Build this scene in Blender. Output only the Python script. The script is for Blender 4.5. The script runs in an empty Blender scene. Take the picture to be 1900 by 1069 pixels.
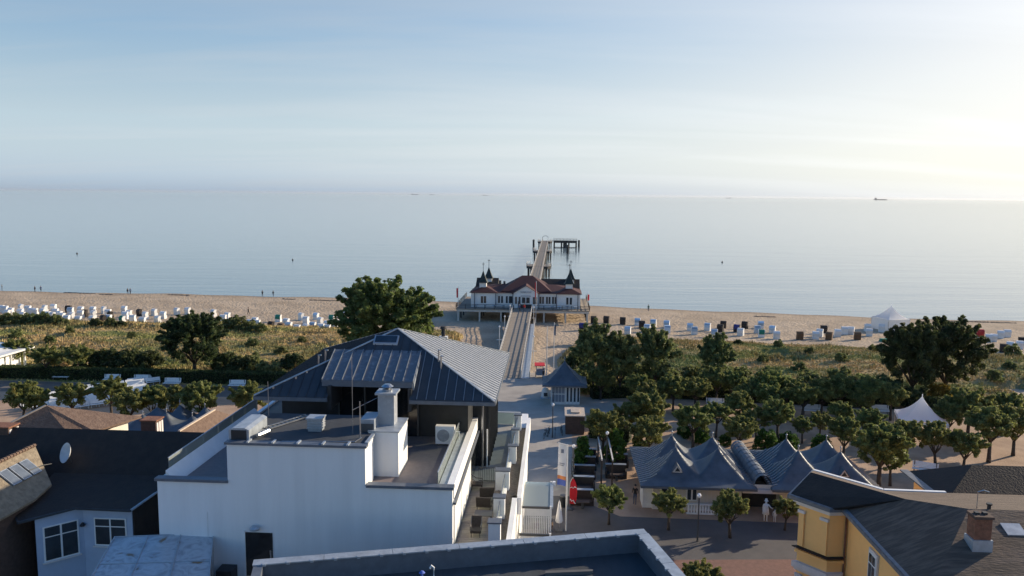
import bpy, bmesh, math, random
import numpy as np
from mathutils import Vector, Matrix

sc = bpy.context.scene
COL = sc.collection
R = math.radians

# ------------------------------------------------------------------ camera
CAM_H = 30.0
FPX = 1450.0                      # focal length in photo pixels (photo 1900 wide)
PITCH = math.atan(173.5 / FPX)
ROLL = R(0.6)
cam_d = bpy.data.cameras.new('camera')
cam_d.sensor_width = 36.0
cam_d.lens = FPX / 1900.0 * 36.0
cam_d.clip_start = 0.5
cam_d.clip_end = 120000.0
cam = bpy.data.objects.new('camera', cam_d)
COL.objects.link(cam)
CAM_ROT = Matrix.Rotation(math.pi / 2 - PITCH, 3, 'X') @ Matrix.Rotation(ROLL, 3, 'Z')
cam.matrix_world = Matrix.Translation((0, 0, CAM_H)) @ CAM_ROT.to_4x4()
sc.camera = cam

# ------------------------------------------------------------------ light
SUN_AZ, SUN_EL = R(62.0), R(18.5)          # azimuth from +Y towards +X
world = bpy.data.worlds.new('World')
sc.world = world
world.use_nodes = True
wn, wl = world.node_tree.nodes, world.node_tree.links
wn.clear()
SKY_SAT, SKY_HUE, SKY_ROLL, SKY_PALE, SKY_FALL, SKY_HAZE = 1.42, 0.519, 0.245, (0.81, 1.03, 1.30), 9.0, 0.96
SKY_WARM = (1.05, 1.0, 0.945)
sky = wn.new('ShaderNodeTexSky')
sky.sky_type = 'NISHITA'
sky.sun_disc = False
sky.sun_elevation = SUN_EL
sky.sun_rotation = SUN_AZ
sky.altitude = 30.0
sky.air_density = 1.0
sky.dust_density = 1.5
sky.ozone_density = 2.0
wbg = wn.new('ShaderNodeBackground'); wbg.inputs['Strength'].default_value = 0.15
wout = wn.new('ShaderNodeOutputWorld')
# thin veils of high cloud, laid out by direction (a real cloud deck seen at an angle)
tc = wn.new('ShaderNodeTexCoord')
sep = wn.new('ShaderNodeSeparateXYZ'); wl.new(tc.outputs['Generated'], sep.inputs[0])
def wmath(op, a, b=None, clamp=False):
    n = wn.new('ShaderNodeMath'); n.operation = op; n.use_clamp = clamp
    for i, s in enumerate((a, b)):
        if s is None: continue
        if isinstance(s, (int, float)): n.inputs[i].default_value = s
        else: wl.new(s, n.inputs[i])
    return n.outputs[0]
zc = wmath('ADD', wmath('MAXIMUM', sep.outputs[2], 0.0), 0.10)
cx = wmath('DIVIDE', sep.outputs[0], zc); cy = wmath('DIVIDE', sep.outputs[1], zc)
comb = wn.new('ShaderNodeCombineXYZ'); wl.new(cx, comb.inputs[0]); wl.new(cy, comb.inputs[1])
mp = wn.new('ShaderNodeMapping'); mp.inputs['Rotation'].default_value = (0, 0, R(-24)); mp.inputs['Scale'].default_value = (0.16, 0.75, 1); mp.inputs['Location'].default_value = (0.3, 0.9, 0)
wl.new(comb.outputs[0], mp.inputs[0])
nz = wn.new('ShaderNodeTexNoise'); nz.inputs['Scale'].default_value = 1.15; nz.inputs['Detail'].default_value = 7; nz.inputs['Roughness'].default_value = 0.55; nz.inputs['Distortion'].default_value = 0.5
wl.new(mp.outputs[0], nz.inputs['Vector'])
cr = wn.new('ShaderNodeValToRGB'); cr.color_ramp.elements[0].position = 0.48; cr.color_ramp.elements[0].color = (0, 0, 0, 1); cr.color_ramp.elements[1].position = 0.76; cr.color_ramp.elements[1].color = (1, 1, 1, 1)
wl.new(nz.outputs[0], cr.inputs[0])
cfac = wmath('MULTIPLY', cr.outputs[0], 0.38)
# hazy summer air: richer blue above, brightness rolling off towards the sun as in thin high haze
hsv = wn.new('ShaderNodeHueSaturation'); hsv.inputs['Saturation'].default_value = SKY_SAT; hsv.inputs['Hue'].default_value = SKY_HUE; wl.new(sky.outputs[0], hsv.inputs['Color'])
sp3 = wn.new('ShaderNodeSeparateXYZ'); wl.new(hsv.outputs[0], sp3.inputs[0])
soft = wn.new('ShaderNodeCombineXYZ')
for i in range(3): wl.new(wmath('DIVIDE', sp3.outputs[i], wmath('ADD', wmath('MULTIPLY', sp3.outputs[i], SKY_ROLL), 1.0)), soft.inputs[i])
bw = wn.new('ShaderNodeRGBToBW'); wl.new(soft.outputs[0], bw.inputs[0])
pale = wn.new('ShaderNodeCombineXYZ')
vdot = wn.new('ShaderNodeVectorMath'); vdot.operation = 'DOT_PRODUCT'; wl.new(tc.outputs['Generated'], vdot.inputs[0]); vdot.inputs[1].default_value = (math.sin(SUN_AZ), math.cos(SUN_AZ), 0)
prox = wmath('POWER', wmath('MAXIMUM', vdot.outputs['Value'], 0.0), 1.6)      # haze is creamier towards the sun
lift = wmath('ADD', wmath('MULTIPLY', wmath('MULTIPLY', wmath('POWER', 2.718, wmath('MULTIPLY', wmath('ABSOLUTE', sep.outputs[2]), -26.0)), 0.42), wmath('SUBTRACT', 1.0, prox)), 1.0)   # the haze layer is brightest at its base
plum = wmath('MULTIPLY', bw.outputs[0], lift)
for i in range(3): wl.new(wmath('MULTIPLY', plum, wmath('ADD', wmath('MULTIPLY', prox, SKY_WARM[i] - SKY_PALE[i]), SKY_PALE[i])), pale.inputs[i])
hz = wmath('MULTIPLY', wmath('POWER', 2.718, wmath('MULTIPLY', wmath('ABSOLUTE', sep.outputs[2]), -SKY_FALL)), SKY_HAZE)
mixh = wn.new('ShaderNodeMix'); mixh.data_type = 'RGBA'
wl.new(hz, mixh.inputs[0]); wl.new(soft.outputs[0], mixh.inputs[6]); wl.new(pale.outputs[0], mixh.inputs[7])
cwh = wn.new('ShaderNodeCombineXYZ')
for i, k in enumerate((1.30, 1.33, 1.36)): wl.new(wmath('MULTIPLY', bw.outputs[0], k), cwh.inputs[i])
mixc = wn.new('ShaderNodeMix'); mixc.data_type = 'RGBA'; mixc.blend_type = 'MIX'
wl.new(cfac, mixc.inputs[0]); wl.new(mixh.outputs[2], mixc.inputs[6]); wl.new(cwh.outputs[0], mixc.inputs[7])
wl.new(mixc.outputs[2], wbg.inputs[0]); wl.new(wbg.outputs[0], wout.inputs[0])

sun_d = bpy.data.lights.new('sun', 'SUN')
sun_d.energy = 2.85; sun_d.angle = R(0.55); sun_d.color = (1.0, 0.84, 0.63)
sun = bpy.data.objects.new('sun', sun_d); COL.objects.link(sun)
sun_dir = Vector((math.sin(SUN_AZ) * math.cos(SUN_EL), math.cos(SUN_AZ) * math.cos(SUN_EL), math.sin(SUN_EL)))
sun.rotation_euler = sun_dir.to_track_quat('Z', 'Y').to_euler()
sun.location = sun_dir * 200

sc.view_settings.view_transform = 'Standard'
sc.view_settings.look = 'None'
sc.view_settings.exposure = 1.2
sc.view_settings.gamma = 1.0
sc.render.engine = 'CYCLES'
sc.cycles.use_denoising = True
sc.cycles.max_bounces = 8
sc.cycles.transparent_max_bounces = 12
sc.cycles.volume_bounces = 0

# ------------------------------------------------------------------ frames
TH = R(3.2); CT, ST = math.cos(TH), math.sin(TH)
def W(u, v, z=0.0): return Vector((u * CT + v * ST, -u * ST + v * CT, z))      # town grid -> world
def UV(p): return (p[0] * CT - p[1] * ST, p[0] * ST + p[1] * CT)
def ray(px, py): return CAM_ROT @ Vector(((px - 950) / FPX, -(py - 534.5) / FPX, -1.0))
def at(px, py, z):                       # survey: the ground point seen at a photo pixel, at height z
    d = ray(px, py); t = (z - CAM_H) / d.z
    return Vector((d.x * t, d.y * t, z))
def uv_at(px, py, z): return UV(at(px, py, z))

# ------------------------------------------------------------------ materials
MATS = {}
def mat(name, col, rough=0.8, var=0.12, scale=1.5, bump=0.0, bscale=None, metal=0.0, spec=0.4, col2=None, mask=(0.45, 0.6), stretch=(1, 1, 1), detail=5, rand=0.0, alpha=1.0, sheen=0.0, coord='pos'):
    m = bpy.data.materials.new(name); m.use_nodes = True
    n, l = m.node_tree.nodes, m.node_tree.links
    b = n['Principled BSDF']
    b.inputs['Roughness'].default_value = rough; b.inputs['Metallic'].default_value = metal
    b.inputs['Specular IOR Level'].default_value = spec; b.inputs['Alpha'].default_value = alpha
    if sheen: b.inputs['Sheen Weight'].default_value = sheen; b.inputs['Sheen Roughness'].default_value = 0.5
    if coord == 'pos':
        g = n.new('ShaderNodeNewGeometry'); src = g.outputs['Position']
    else:
        g = n.new('ShaderNodeTexCoord'); src = g.outputs['Object']
    mpn = n.new('ShaderNodeMapping'); mpn.inputs['Scale'].default_value = stretch; l.new(src, mpn.inputs[0])
    nt = n.new('ShaderNodeTexNoise'); nt.inputs['Scale'].default_value = scale; nt.inputs['Detail'].default_value = detail; nt.inputs['Roughness'].default_value = 0.62
    l.new(mpn.outputs[0], nt.inputs['Vector'])
    c = Vector(col[:3])
    if col2 is None:
        lo, hi = c * (1 - var), c * (1 + var); mk = (0.3, 0.7)
    else:
        lo, hi = c, Vector(col2[:3]); mk = mask
    r = n.new('ShaderNodeValToRGB')
    r.color_ramp.elements[0].position = mk[0]; r.color_ramp.elements[0].color = (*lo, 1)
    r.color_ramp.elements[1].position = mk[1]; r.color_ramp.elements[1].color = (*hi, 1)
    l.new(nt.outputs[0], r.inputs[0]); out = r.outputs[0]
    if rand > 0:
        oi = n.new('ShaderNodeObjectInfo'); hs = n.new('ShaderNodeHueSaturation')
        mr = n.new('ShaderNodeMapRange'); mr.inputs[3].default_value = 1 - rand; mr.inputs[4].default_value = 1 + rand
        l.new(oi.outputs['Random'], mr.inputs[0]); l.new(mr.outputs[0], hs.inputs['Value']); l.new(out, hs.inputs['Color']); out = hs.outputs[0]
    l.new(out, b.inputs['Base Color'])
    # uneven gloss
    rr = n.new('ShaderNodeMapRange'); rr.inputs[3].default_value = max(0.02, rough - 0.1); rr.inputs[4].default_value = min(1, rough + 0.1)
    l.new(nt.outputs[0], rr.inputs[0]); l.new(rr.outputs[0], b.inputs['Roughness'])
    if bump > 0:
        n2 = n.new('ShaderNodeTexNoise'); n2.inputs['Scale'].default_value = bscale or scale * 4; n2.inputs['Detail'].default_value = 6
        l.new(mpn.outputs[0], n2.inputs['Vector'])
        bp = n.new('ShaderNodeBump'); bp.inputs['Strength'].default_value = min(1, bump); bp.inputs['Distance'].default_value = 0.1 if bump <= 1 else 0.1 * bump
        l.new(n2.outputs[0], bp.inputs['Height']); l.new(bp.outputs[0], b.inputs['Normal'])
    MATS[name] = m
    return m

def glass_mat(name, tint, alpha, rough=0.05, dirt=None):
    m = bpy.data.materials.new(name); m.use_nodes = True
    n, l = m.node_tree.nodes, m.node_tree.links; n.clear()
    o = n.new('ShaderNodeOutputMaterial'); mx = n.new('ShaderNodeMixShader')
    t = n.new('ShaderNodeBsdfTransparent'); t.inputs[0].default_value = (*tint, 1)
    g = n.new('ShaderNodeBsdfGlossy'); g.inputs['Roughness'].default_value = rough
    d = n.new('ShaderNodeBsdfDiffuse'); d.inputs[0].default_value = (*[x * 0.75 for x in tint], 1)
    a = n.new('ShaderNodeMixShader'); a.inputs[0].default_value = alpha
    if dirt:                                # grime, algae and old leaves lying on the sheet
        ge = n.new('ShaderNodeNewGeometry'); nt = n.new('ShaderNodeTexNoise'); nt.inputs['Scale'].default_value = 0.9; nt.inputs['Detail'].default_value = 9; nt.inputs['Distortion'].default_value = 1.2
        l.new(ge.outputs['Position'], nt.inputs['Vector']); r = n.new('ShaderNodeValToRGB'); e = r.color_ramp.elements
        e[0].position = 0.35; e[0].color = (*[x * 0.55 for x in tint], 1); e[1].position = 0.5; e[1].color = (*[x * 0.85 for x in tint], 1)
        q = e.new(0.62); q.color = (*[x * 0.6 for x in tint], 1); q = e.new(0.70); q.color = (*dirt, 1)
        l.new(nt.outputs[0], r.inputs[0]); l.new(r.outputs[0], d.inputs[0])
    l.new(t.outputs[0], a.inputs[1]); l.new(d.outputs[0], a.inputs[2])
    f = n.new('ShaderNodeFresnel'); f.inputs[0].default_value = 1.45
    l.new(f.outputs[0], mx.inputs[0]); l.new(a.outputs[0], mx.inputs[1]); l.new(g.outputs[0], mx.inputs[2])
    l.new(mx.outputs[0], o.inputs[0]); MATS[name] = m
    return m

def leaf_mat(name, dark, light, yellow=None, trans=0.48):
    m = bpy.data.materials.new(name); m.use_nodes = True
    n, l = m.node_tree.nodes, m.node_tree.links
    b = n['Principled BSDF']; b.inputs['Roughness'].default_value = 0.62; b.inputs['Specular IOR Level'].default_value = 0.3
    g = n.new('ShaderNodeNewGeometry'); oi = n.new('ShaderNodeObjectInfo')
    nt = n.new('ShaderNodeTexNoise'); nt.inputs['Scale'].default_value = 0.9; nt.inputs['Detail'].default_value = 6
    l.new(g.outputs['Position'], nt.inputs['Vector'])
    r = n.new('ShaderNodeValToRGB'); r.color_ramp.elements[0].position = 0.32; r.color_ramp.elements[0].color = (*dark, 1)
    r.color_ramp.elements[1].position = 0.62; r.color_ramp.elements[1].color = (*light, 1)
    if yellow:
        e = r.color_ramp.elements.new(0.74); e.color = (*yellow, 1)
    l.new(nt.outputs[0], r.inputs[0])
    hs = n.new('ShaderNodeHueSaturation')
    ma = n.new('ShaderNodeMapRange'); ma.inputs[3].default_value = 0.75; ma.inputs[4].default_value = 1.7; l.new(g.outputs['Random Per Island'], ma.inputs[0])
    mb = n.new('ShaderNodeMapRange'); mb.inputs[3].default_value = 0.475; mb.inputs[4].default_value = 0.515; l.new(oi.outputs['Random'], mb.inputs[0])
    l.new(ma.outputs[0], hs.inputs['Value']); l.new(mb.outputs[0], hs.inputs['Hue']); l.new(r.outputs[0], hs.inputs['Color'])
    l.new(hs.outputs[0], b.inputs['Base Color'])
    t = n.new('ShaderNodeBsdfTranslucent'); l.new(hs.outputs[0], t.inputs[0])
    mx = n.new('ShaderNodeMixShader'); mx.inputs[0].default_value = trans
    o = n['Material Output']; l.new(b.outputs[0], mx.inputs[1]); l.new(t.outputs[0], mx.inputs[2]); l.new(mx.outputs[0], o.inputs[0])
    MATS[name] = m
    return m

mat('white_render', (0.79, 0.79, 0.78), 0.85, var=0.07, scale=0.55, bump=0.15, bscale=12, stretch=(1.6, 1.6, 0.14), detail=8)
mat('pale_blue_paint', (0.40, 0.48, 0.60), 0.8, var=0.08, scale=0.8)
mat('solar_blue', (0.13, 0.155, 0.19), 0.25, var=0.2, scale=2)
mat('white_paint', (0.80, 0.80, 0.78), 0.55, var=0.06, scale=3)
mat('weathered_white', (0.70, 0.70, 0.68), 0.7, var=0.12, scale=2)
mat('zinc', (0.048, 0.056, 0.066), 0.6, var=0.18, scale=0.9, metal=0.0, spec=0.22)  # roof zinc; its dark tone carries the shade of the front slopes
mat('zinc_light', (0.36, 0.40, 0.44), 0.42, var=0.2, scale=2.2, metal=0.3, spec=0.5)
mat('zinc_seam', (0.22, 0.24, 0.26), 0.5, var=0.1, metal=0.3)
mat('zinc_aged_sunlit', (0.33, 0.35, 0.37), 0.5, var=0.35, scale=3.2, metal=0.25, col2=(0.48, 0.50, 0.52), mask=(0.5, 0.75), sheen=0.5)  # aged flues, and a pale copy of the roof zinc with sunlight in its colour
mat('zinc_dormer', (0.13, 0.145, 0.165), 0.55, scale=3.0, col2=(0.23, 0.25, 0.27), mask=(0.5, 0.72), metal=0.2)
mat('slate_coping', (0.13, 0.15, 0.18), 0.5, var=0.15, scale=2, metal=0.2)
mat('felt', (0.055, 0.062, 0.07), 0.9, var=0.25, scale=0.7, bump=0.2, bscale=30, stretch=(1, 0.2, 1))
mat('anthracite', (0.025, 0.028, 0.032), 0.5, var=0.2, scale=2)
mat('terrace_tile', (0.20, 0.165, 0.16), 0.75, var=0.12, scale=3)
mat('terrace_grey', (0.36, 0.345, 0.31), 0.8, var=0.1, scale=2, bump=0.1)
mat('terrace_plank', (0.27, 0.235, 0.20), 0.75, var=0.25, scale=2, stretch=(0.4, 6, 1))
mat('dark_glass', (0.012, 0.015, 0.018), 0.06, var=0.1, spec=0.7)
mat('window_glass', (0.03, 0.04, 0.05), 0.08, var=0.3, scale=1, spec=0.6)
mat('steel', (0.45, 0.46, 0.47), 0.32, var=0.1, metal=0.9)
mat('steel_dark', (0.10, 0.105, 0.11), 0.45, var=0.1, metal=0.5)
mat('pebble', (0.16, 0.13, 0.10), 0.9, var=0.5, scale=9, bump=1, bscale=14)
mat('wicker_dark', (0.045, 0.038, 0.034), 0.8, var=0.3, scale=9, coord='obj')
mat('cushion_grey', (0.13, 0.125, 0.12), 0.9, var=0.1)
mat('wood_dark', (0.06, 0.042, 0.032), 0.7, var=0.25, scale=4, coord='obj')
mat('bitumen_roof', (0.082, 0.058, 0.043), 0.9, scale=1.2, bump=0.5, bscale=5, col2=(0.18, 0.13, 0.097), mask=(0.42, 0.72), stretch=(0.5, 2.6, 1))
mat('slate_and_shade', (0.030, 0.0225, 0.018), 0.8, var=0.35, scale=1.4, bump=0.4, bscale=7)  # slate, and the shade tone for averted slopes and the bay flank
mat('brown_tile', (0.115, 0.072, 0.052), 0.85, scale=2.2, bump=0.7, bscale=6, col2=(0.19, 0.13, 0.095), mask=(0.35, 0.7), stretch=(1, 1, 2))
mat('moss_tile', (0.20, 0.16, 0.11), 0.9, scale=2.4, bump=0.7, bscale=7, col2=(0.33, 0.27, 0.19), mask=(0.35, 0.7))
mat('blue_metal_roof', (0.085, 0.10, 0.118), 0.5, var=0.3, scale=0.9, metal=0.2, spec=0.5)
mat('blue_metal_seam', (0.36, 0.38, 0.40), 0.4, var=0.1, metal=0.3)
mat('yellow_wall', (0.96, 0.56, 0.21), 0.85, var=0.05, scale=0.8, bump=0.1, bscale=10)
mat('cream_wall', (0.66, 0.62, 0.54), 0.85, var=0.06, scale=1)
mat('stone_trim', (0.68, 0.64, 0.62), 0.8, var=0.07, scale=2)
mat('brick', (0.22, 0.10, 0.06), 0.9, var=0.3, scale=5, bump=0.4, bscale=9)
mat('brick_dark_and_shade', (0.10, 0.065, 0.05), 0.9, var=0.25, scale=4)  # dark brick, and house walls whose shade is put into the colour
mat('sheet_tan', (0.52, 0.43, 0.34), 0.6, var=0.15, scale=3)
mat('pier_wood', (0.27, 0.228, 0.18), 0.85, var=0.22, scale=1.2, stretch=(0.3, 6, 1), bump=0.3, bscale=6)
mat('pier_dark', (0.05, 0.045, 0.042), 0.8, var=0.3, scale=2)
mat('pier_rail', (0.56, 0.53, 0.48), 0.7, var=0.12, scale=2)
mat('red_tile', (0.066, 0.02, 0.018), 0.75, var=0.2, scale=1.5, bump=0.3, bscale=8)
mat('green_spire', (0.018, 0.030, 0.027), 0.6, var=0.2)
mat('tent_cloth', (0.86, 0.86, 0.85), 0.6, var=0.02, scale=1)
mat('chair_white', (0.74, 0.73, 0.71), 0.7, var=0.08, scale=5, coord='obj', rand=0.12)
mat('chair_cloth_blue', (0.36, 0.48, 0.60), 0.8, var=0.12, scale=6, coord='obj', rand=0.4)
mat('chair_cloth_green', (0.02, 0.20, 0.14), 0.8, var=0.12, coord='obj')
mat('chair_dark', (0.035, 0.028, 0.024), 0.8, var=0.2, scale=5, coord='obj', rand=0.3)
mat('chair_red', (0.45, 0.03, 0.03), 0.7, var=0.1, coord='obj')
mat('chair_navy', (0.03, 0.04, 0.18), 0.7, var=0.1, coord='obj')
mat('chair_brown', (0.13, 0.075, 0.04), 0.75, var=0.2, coord='obj')
mat('bark', (0.075, 0.060, 0.048), 0.95, var=0.3, scale=6, bump=0.6, bscale=10, coord='obj')
mat('red_cloth', (0.62, 0.02, 0.03), 0.7, var=0.08)
mat('banner_white', (0.80, 0.79, 0.78), 0.7, var=0.03)
mat('banner_blue', (0.10, 0.16, 0.50), 0.7, var=0.1)
mat('banner_orange', (0.75, 0.28, 0.10), 0.7, var=0.1)
mat('print_grey', (0.25, 0.27, 0.31), 0.7, var=0.1)
mat('skin', (0.45, 0.28, 0.20), 0.6, var=0.1)
mat('hair', (0.05, 0.035, 0.025), 0.7, var=0.1)
for k, c in (('black', (0.015, 0.015, 0.018)), ('blue', (0.05, 0.09, 0.2)), ('red', (0.5, 0.03, 0.03)), ('green', (0.05, 0.14, 0.10)), ('white', (0.75, 0.75, 0.75)), ('denim', (0.06, 0.08, 0.13))):
    mat('cloth_' + k, c, 0.85, var=0.1)
mat('hull_grey', (0.12, 0.13, 0.15), 0.6)
mat('lamp_globe', (0.85, 0.85, 0.85), 0.25, var=0.02)
glass_mat('balustrade_glass', (0.80, 0.90, 0.86), 0.38)
glass_mat('polycarbonate', (0.86, 0.88, 0.92), 0.66, 0.2, dirt=(0.36, 0.22, 0.12))
def cloth_mat(name, col, trans):
    m = bpy.data.materials.new(name); m.use_nodes = True
    n, l = m.node_tree.nodes, m.node_tree.links; b = n['Principled BSDF']; b.inputs['Base Color'].default_value = (*col, 1); b.inputs['Roughness'].default_value = 0.7
    t = n.new('ShaderNodeBsdfTranslucent'); t.inputs[0].default_value = (*col, 1); mx = n.new('ShaderNodeMixShader'); mx.inputs[0].default_value = trans
    l.new(b.outputs[0], mx.inputs[1]); l.new(t.outputs[0], mx.inputs[2]); l.new(mx.outputs[0], n['Material Output'].inputs[0]); MATS[name] = m
cloth_mat('tent_cloth', (0.93, 0.93, 0.92), 0.45)
leaf_mat('leaf_pollard', (0.095, 0.115, 0.038), (0.21, 0.23, 0.072), (0.32, 0.26, 0.085))
leaf_mat('leaf_big', (0.048, 0.082, 0.024), (0.125, 0.175, 0.052))
leaf_mat('leaf_dark', (0.030, 0.042, 0.018), (0.075, 0.10, 0.034))
leaf_mat('leaf_bush', (0.080, 0.100, 0.038), (0.18, 0.205, 0.075))
leaf_mat('leaf_clipped', (0.030, 0.070, 0.012), (0.080, 0.150, 0.025))
leaf_mat('leaf_yellow', (0.10, 0.09, 0.012), (0.26, 0.20, 0.03))

# ------------------------------------------------------------------ object helpers
def tag(o, label=None, cat=None, group=None, kind=None):
    if label: o['label'] = label
    if cat: o['category'] = cat
    if group: o['group'] = group
    if kind: o['kind'] = kind
    return o
BASE = {}
def thing(name, label, cat, u=0, v=0, z=0, rot=None, group=None, world=False):
    """An Empty at the thing's base. Town-grid things: (u,v,z), parts are given in town-grid coordinates."""
    o = bpy.data.objects.new(name, None); COL.objects.link(o)
    o.empty_display_size = 0.5
    if world:
        o.location = (u, v, z); o.rotation_euler = (0, 0, rot or 0)
    else:
        o.location = W(u, v, z); o.rotation_euler = (0, 0, -TH + (rot or 0))
    BASE[o.name] = (u, v, z)
    tag(o, label, cat, group)
    return o
class MB:
    def __init__(s): s.v = []; s.f = []; s.sm = False
    def add(s, vs, fs):
        b = len(s.v); s.v += [tuple(p) for p in vs]; s.f += [tuple(i + b for i in f) for f in fs]; return s
    def box(s, x0, x1, y0, y1, z0, z1):
        return s.add([(x0, y0, z0), (x1, y0, z0), (x1, y1, z0), (x0, y1, z0), (x0, y0, z1), (x1, y0, z1), (x1, y1, z1), (x0, y1, z1)],
                     [(0, 3, 2, 1), (4, 5, 6, 7), (0, 1, 5, 4), (1, 2, 6, 5), (2, 3, 7, 6), (3, 0, 4, 7)])
    def face(s, *p): return s.add(p, [tuple(range(len(p)))])
    def prism(s, poly, z0, z1):
        n = len(poly)
        return s.add([(x, y, z0) for x, y in poly] + [(x, y, z1) for x, y in poly],
                     [tuple(range(n - 1, -1, -1)), tuple(range(n, 2 * n))] + [(i, (i + 1) % n, n + (i + 1) % n, n + i) for i in range(n)])
    def slab(s, pts, t, d=(0, 0, -1)):       # a planar polygon given thickness t along d
        n = len(pts); q = [tuple(Vector(p) + Vector(d) * t) for p in pts]
        return s.add(list(pts) + q, [tuple(range(n)), tuple(range(2 * n - 1, n - 1, -1))] + [(i, n + i, n + (i + 1) % n, (i + 1) % n) for i in range(n)])
    def tube(s, pts, r, n=8, cap=True):
        pts = [Vector(p) for p in pts]; rs = r if isinstance(r, (list, tuple)) else [r] * len(pts)
        b = len(s.v)
        for i, p in enumerate(pts):
            d = (pts[min(i + 1, len(pts) - 1)] - pts[max(i - 1, 0)]).normalized()
            a = d.orthogonal().normalized() if abs(d.z) > 0.99 else Vector((-d.y, d.x, 0)).normalized()
            c = d.cross(a)
            for k in range(n):
                t = 2 * math.pi * k / n; s.v.append(tuple(p + (a * math.cos(t) + c * math.sin(t)) * rs[i]))
        for i in range(len(pts) - 1):
            for k in range(n):
                s.f.append((b + i * n + k, b + i * n + (k + 1) % n, b + (i + 1) * n + (k + 1) % n, b + (i + 1) * n + k))
        if cap:
            s.f.append(tuple(b + k for k in range(n - 1, -1, -1))); e = b + (len(pts) - 1) * n; s.f.append(tuple(e + k for k in range(n)))
        return s
    def lathe(s, prof, cx=0, cy=0, n=12):    # prof: (r, z)
        b = len(s.v)
        for r, z in prof:
            for k in range(n):
                t = 2 * math.pi * k / n; s.v.append((cx + r * math.cos(t), cy + r * math.sin(t), z))
        for i in range(len(prof) - 1):
            for k in range(n):
                s.f.append((b + i * n + k, b + i * n + (k + 1) % n, b + (i + 1) * n + (k + 1) % n, b + (i + 1) * n + k))
        s.f.append(tuple(b + k for k in range(n - 1, -1, -1))); e = b + (len(prof) - 1) * n; s.f.append(tuple(e + k for k in range(n)))
        return s
    def bar(s, p, q, w, h):                  # rectangular bar between two points
        p, q = Vector(p), Vector(q); d = (q - p).normalized()
        a = Vector((-d.y, d.x, 0)); a = a.normalized() if a.length > 1e-4 else Vector((1, 0, 0)); c = d.cross(a)
        vs = []
        for e in (p, q):
            for i, j in ((-1, -1), (1, -1), (1, 1), (-1, 1)): vs.append(tuple(e + a * (i * w / 2) + c * (j * h / 2)))
        return s.add(vs, [(0, 3, 2, 1), (4, 5, 6, 7), (0, 1, 5, 4), (1, 2, 6, 5), (2, 3, 7, 6), (3, 0, 4, 7)])
    def build(s, name, m, parent=None, smooth=False, local=False, loc=None):
        me = bpy.data.meshes.new(name)
        vs = s.v
        if parent is not None and not local:
            bu = BASE[parent.name]; vs = [(x - bu[0], y - bu[1], z - bu[2]) for x, y, z in vs]
        me.from_pydata(vs, [], s.f); me.validate(); me.update()
        bm = bmesh.new(); bm.from_mesh(me); bmesh.ops.recalc_face_normals(bm, faces=bm.faces); bm.to_mesh(me); bm.free()
        if smooth: me.polygons.foreach_set('use_smooth', [True] * len(me.polygons))
        me.materials.append(MATS[m])
        o = bpy.data.objects.new(name, me); COL.objects.link(o)
        if parent is not None:
            o.parent = parent; BASE[o.name] = BASE[parent.name]
        if loc is not None: o.location = loc
        return o
def np_mesh(name, V, F, m, smooth=False):
    """V (n,3), F (k,4) or (k,3) arrays -> mesh data"""
    me = bpy.data.meshes.new(name); V = np.asarray(V, np.float32); F = np.asarray(F, np.int32); k = F.shape[1]
    me.vertices.add(len(V)); me.vertices.foreach_set('co', V.ravel())
    me.loops.add(F.size); me.loops.foreach_set('vertex_index', F.ravel())
    me.polygons.add(len(F)); me.polygons.foreach_set('loop_start', np.arange(0, F.size, k, dtype=np.int32))
    me.polygons.foreach_set('loop_total', np.full(len(F), k, np.int32))
    if smooth: me.polygons.foreach_set('use_smooth', np.ones(len(F), bool))
    me.materials.append(MATS[m]); me.update(calc_edges=True); me.validate()
    return me
def link(name, me, parent=None, loc=None, rot=0, scale=None):
    o = bpy.data.objects.new(name, me); COL.objects.link(o)
    if parent is not None: o.parent = parent
    if loc is not None: o.location = loc
    o.rotation_euler = (0, 0, rot)
    if scale is not None: o.scale = scale
    return o
def copy_thing(root, loc, rotz, label, group=None, scale=None):
    c = root.copy(); COL.objects.link(c); c.location = loc; c.rotation_euler = (0, 0, rotz)
    if scale is not None: c.scale = (scale,) * 3 if isinstance(scale, (int, float)) else scale
    tag(c, label, None, group)
    for ch in CH[root.name]:
        d = ch.copy(); COL.objects.link(d); d.parent = c
        for g in CH.get(ch.name, []):
            e = g.copy(); COL.objects.link(e); e.parent = d
    return c
CH = {}
def proto_children(root):
    ch = [o for o in COL.objects if o.parent is root]; CH[root.name] = ch
    for c in ch: CH[c.name] = [o for o in COL.objects if o.parent is c]
ORD = ['first', 'second', 'third', 'fourth', 'fifth', 'sixth', 'seventh', 'eighth', 'ninth', 'tenth', 'eleventh', 'twelfth', 'thirteenth', 'fourteenth', 'fifteenth', 'sixteenth', 'seventeenth', 'eighteenth', 'nineteenth', 'twentieth', 'twenty-first', 'twenty-second', 'twenty-third', 'twenty-fourth', 'twenty-fifth', 'twenty-sixth', 'twenty-seventh', 'twenty-eighth']
rnd = random.Random(7)
rng = np.random.default_rng(11)
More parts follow.
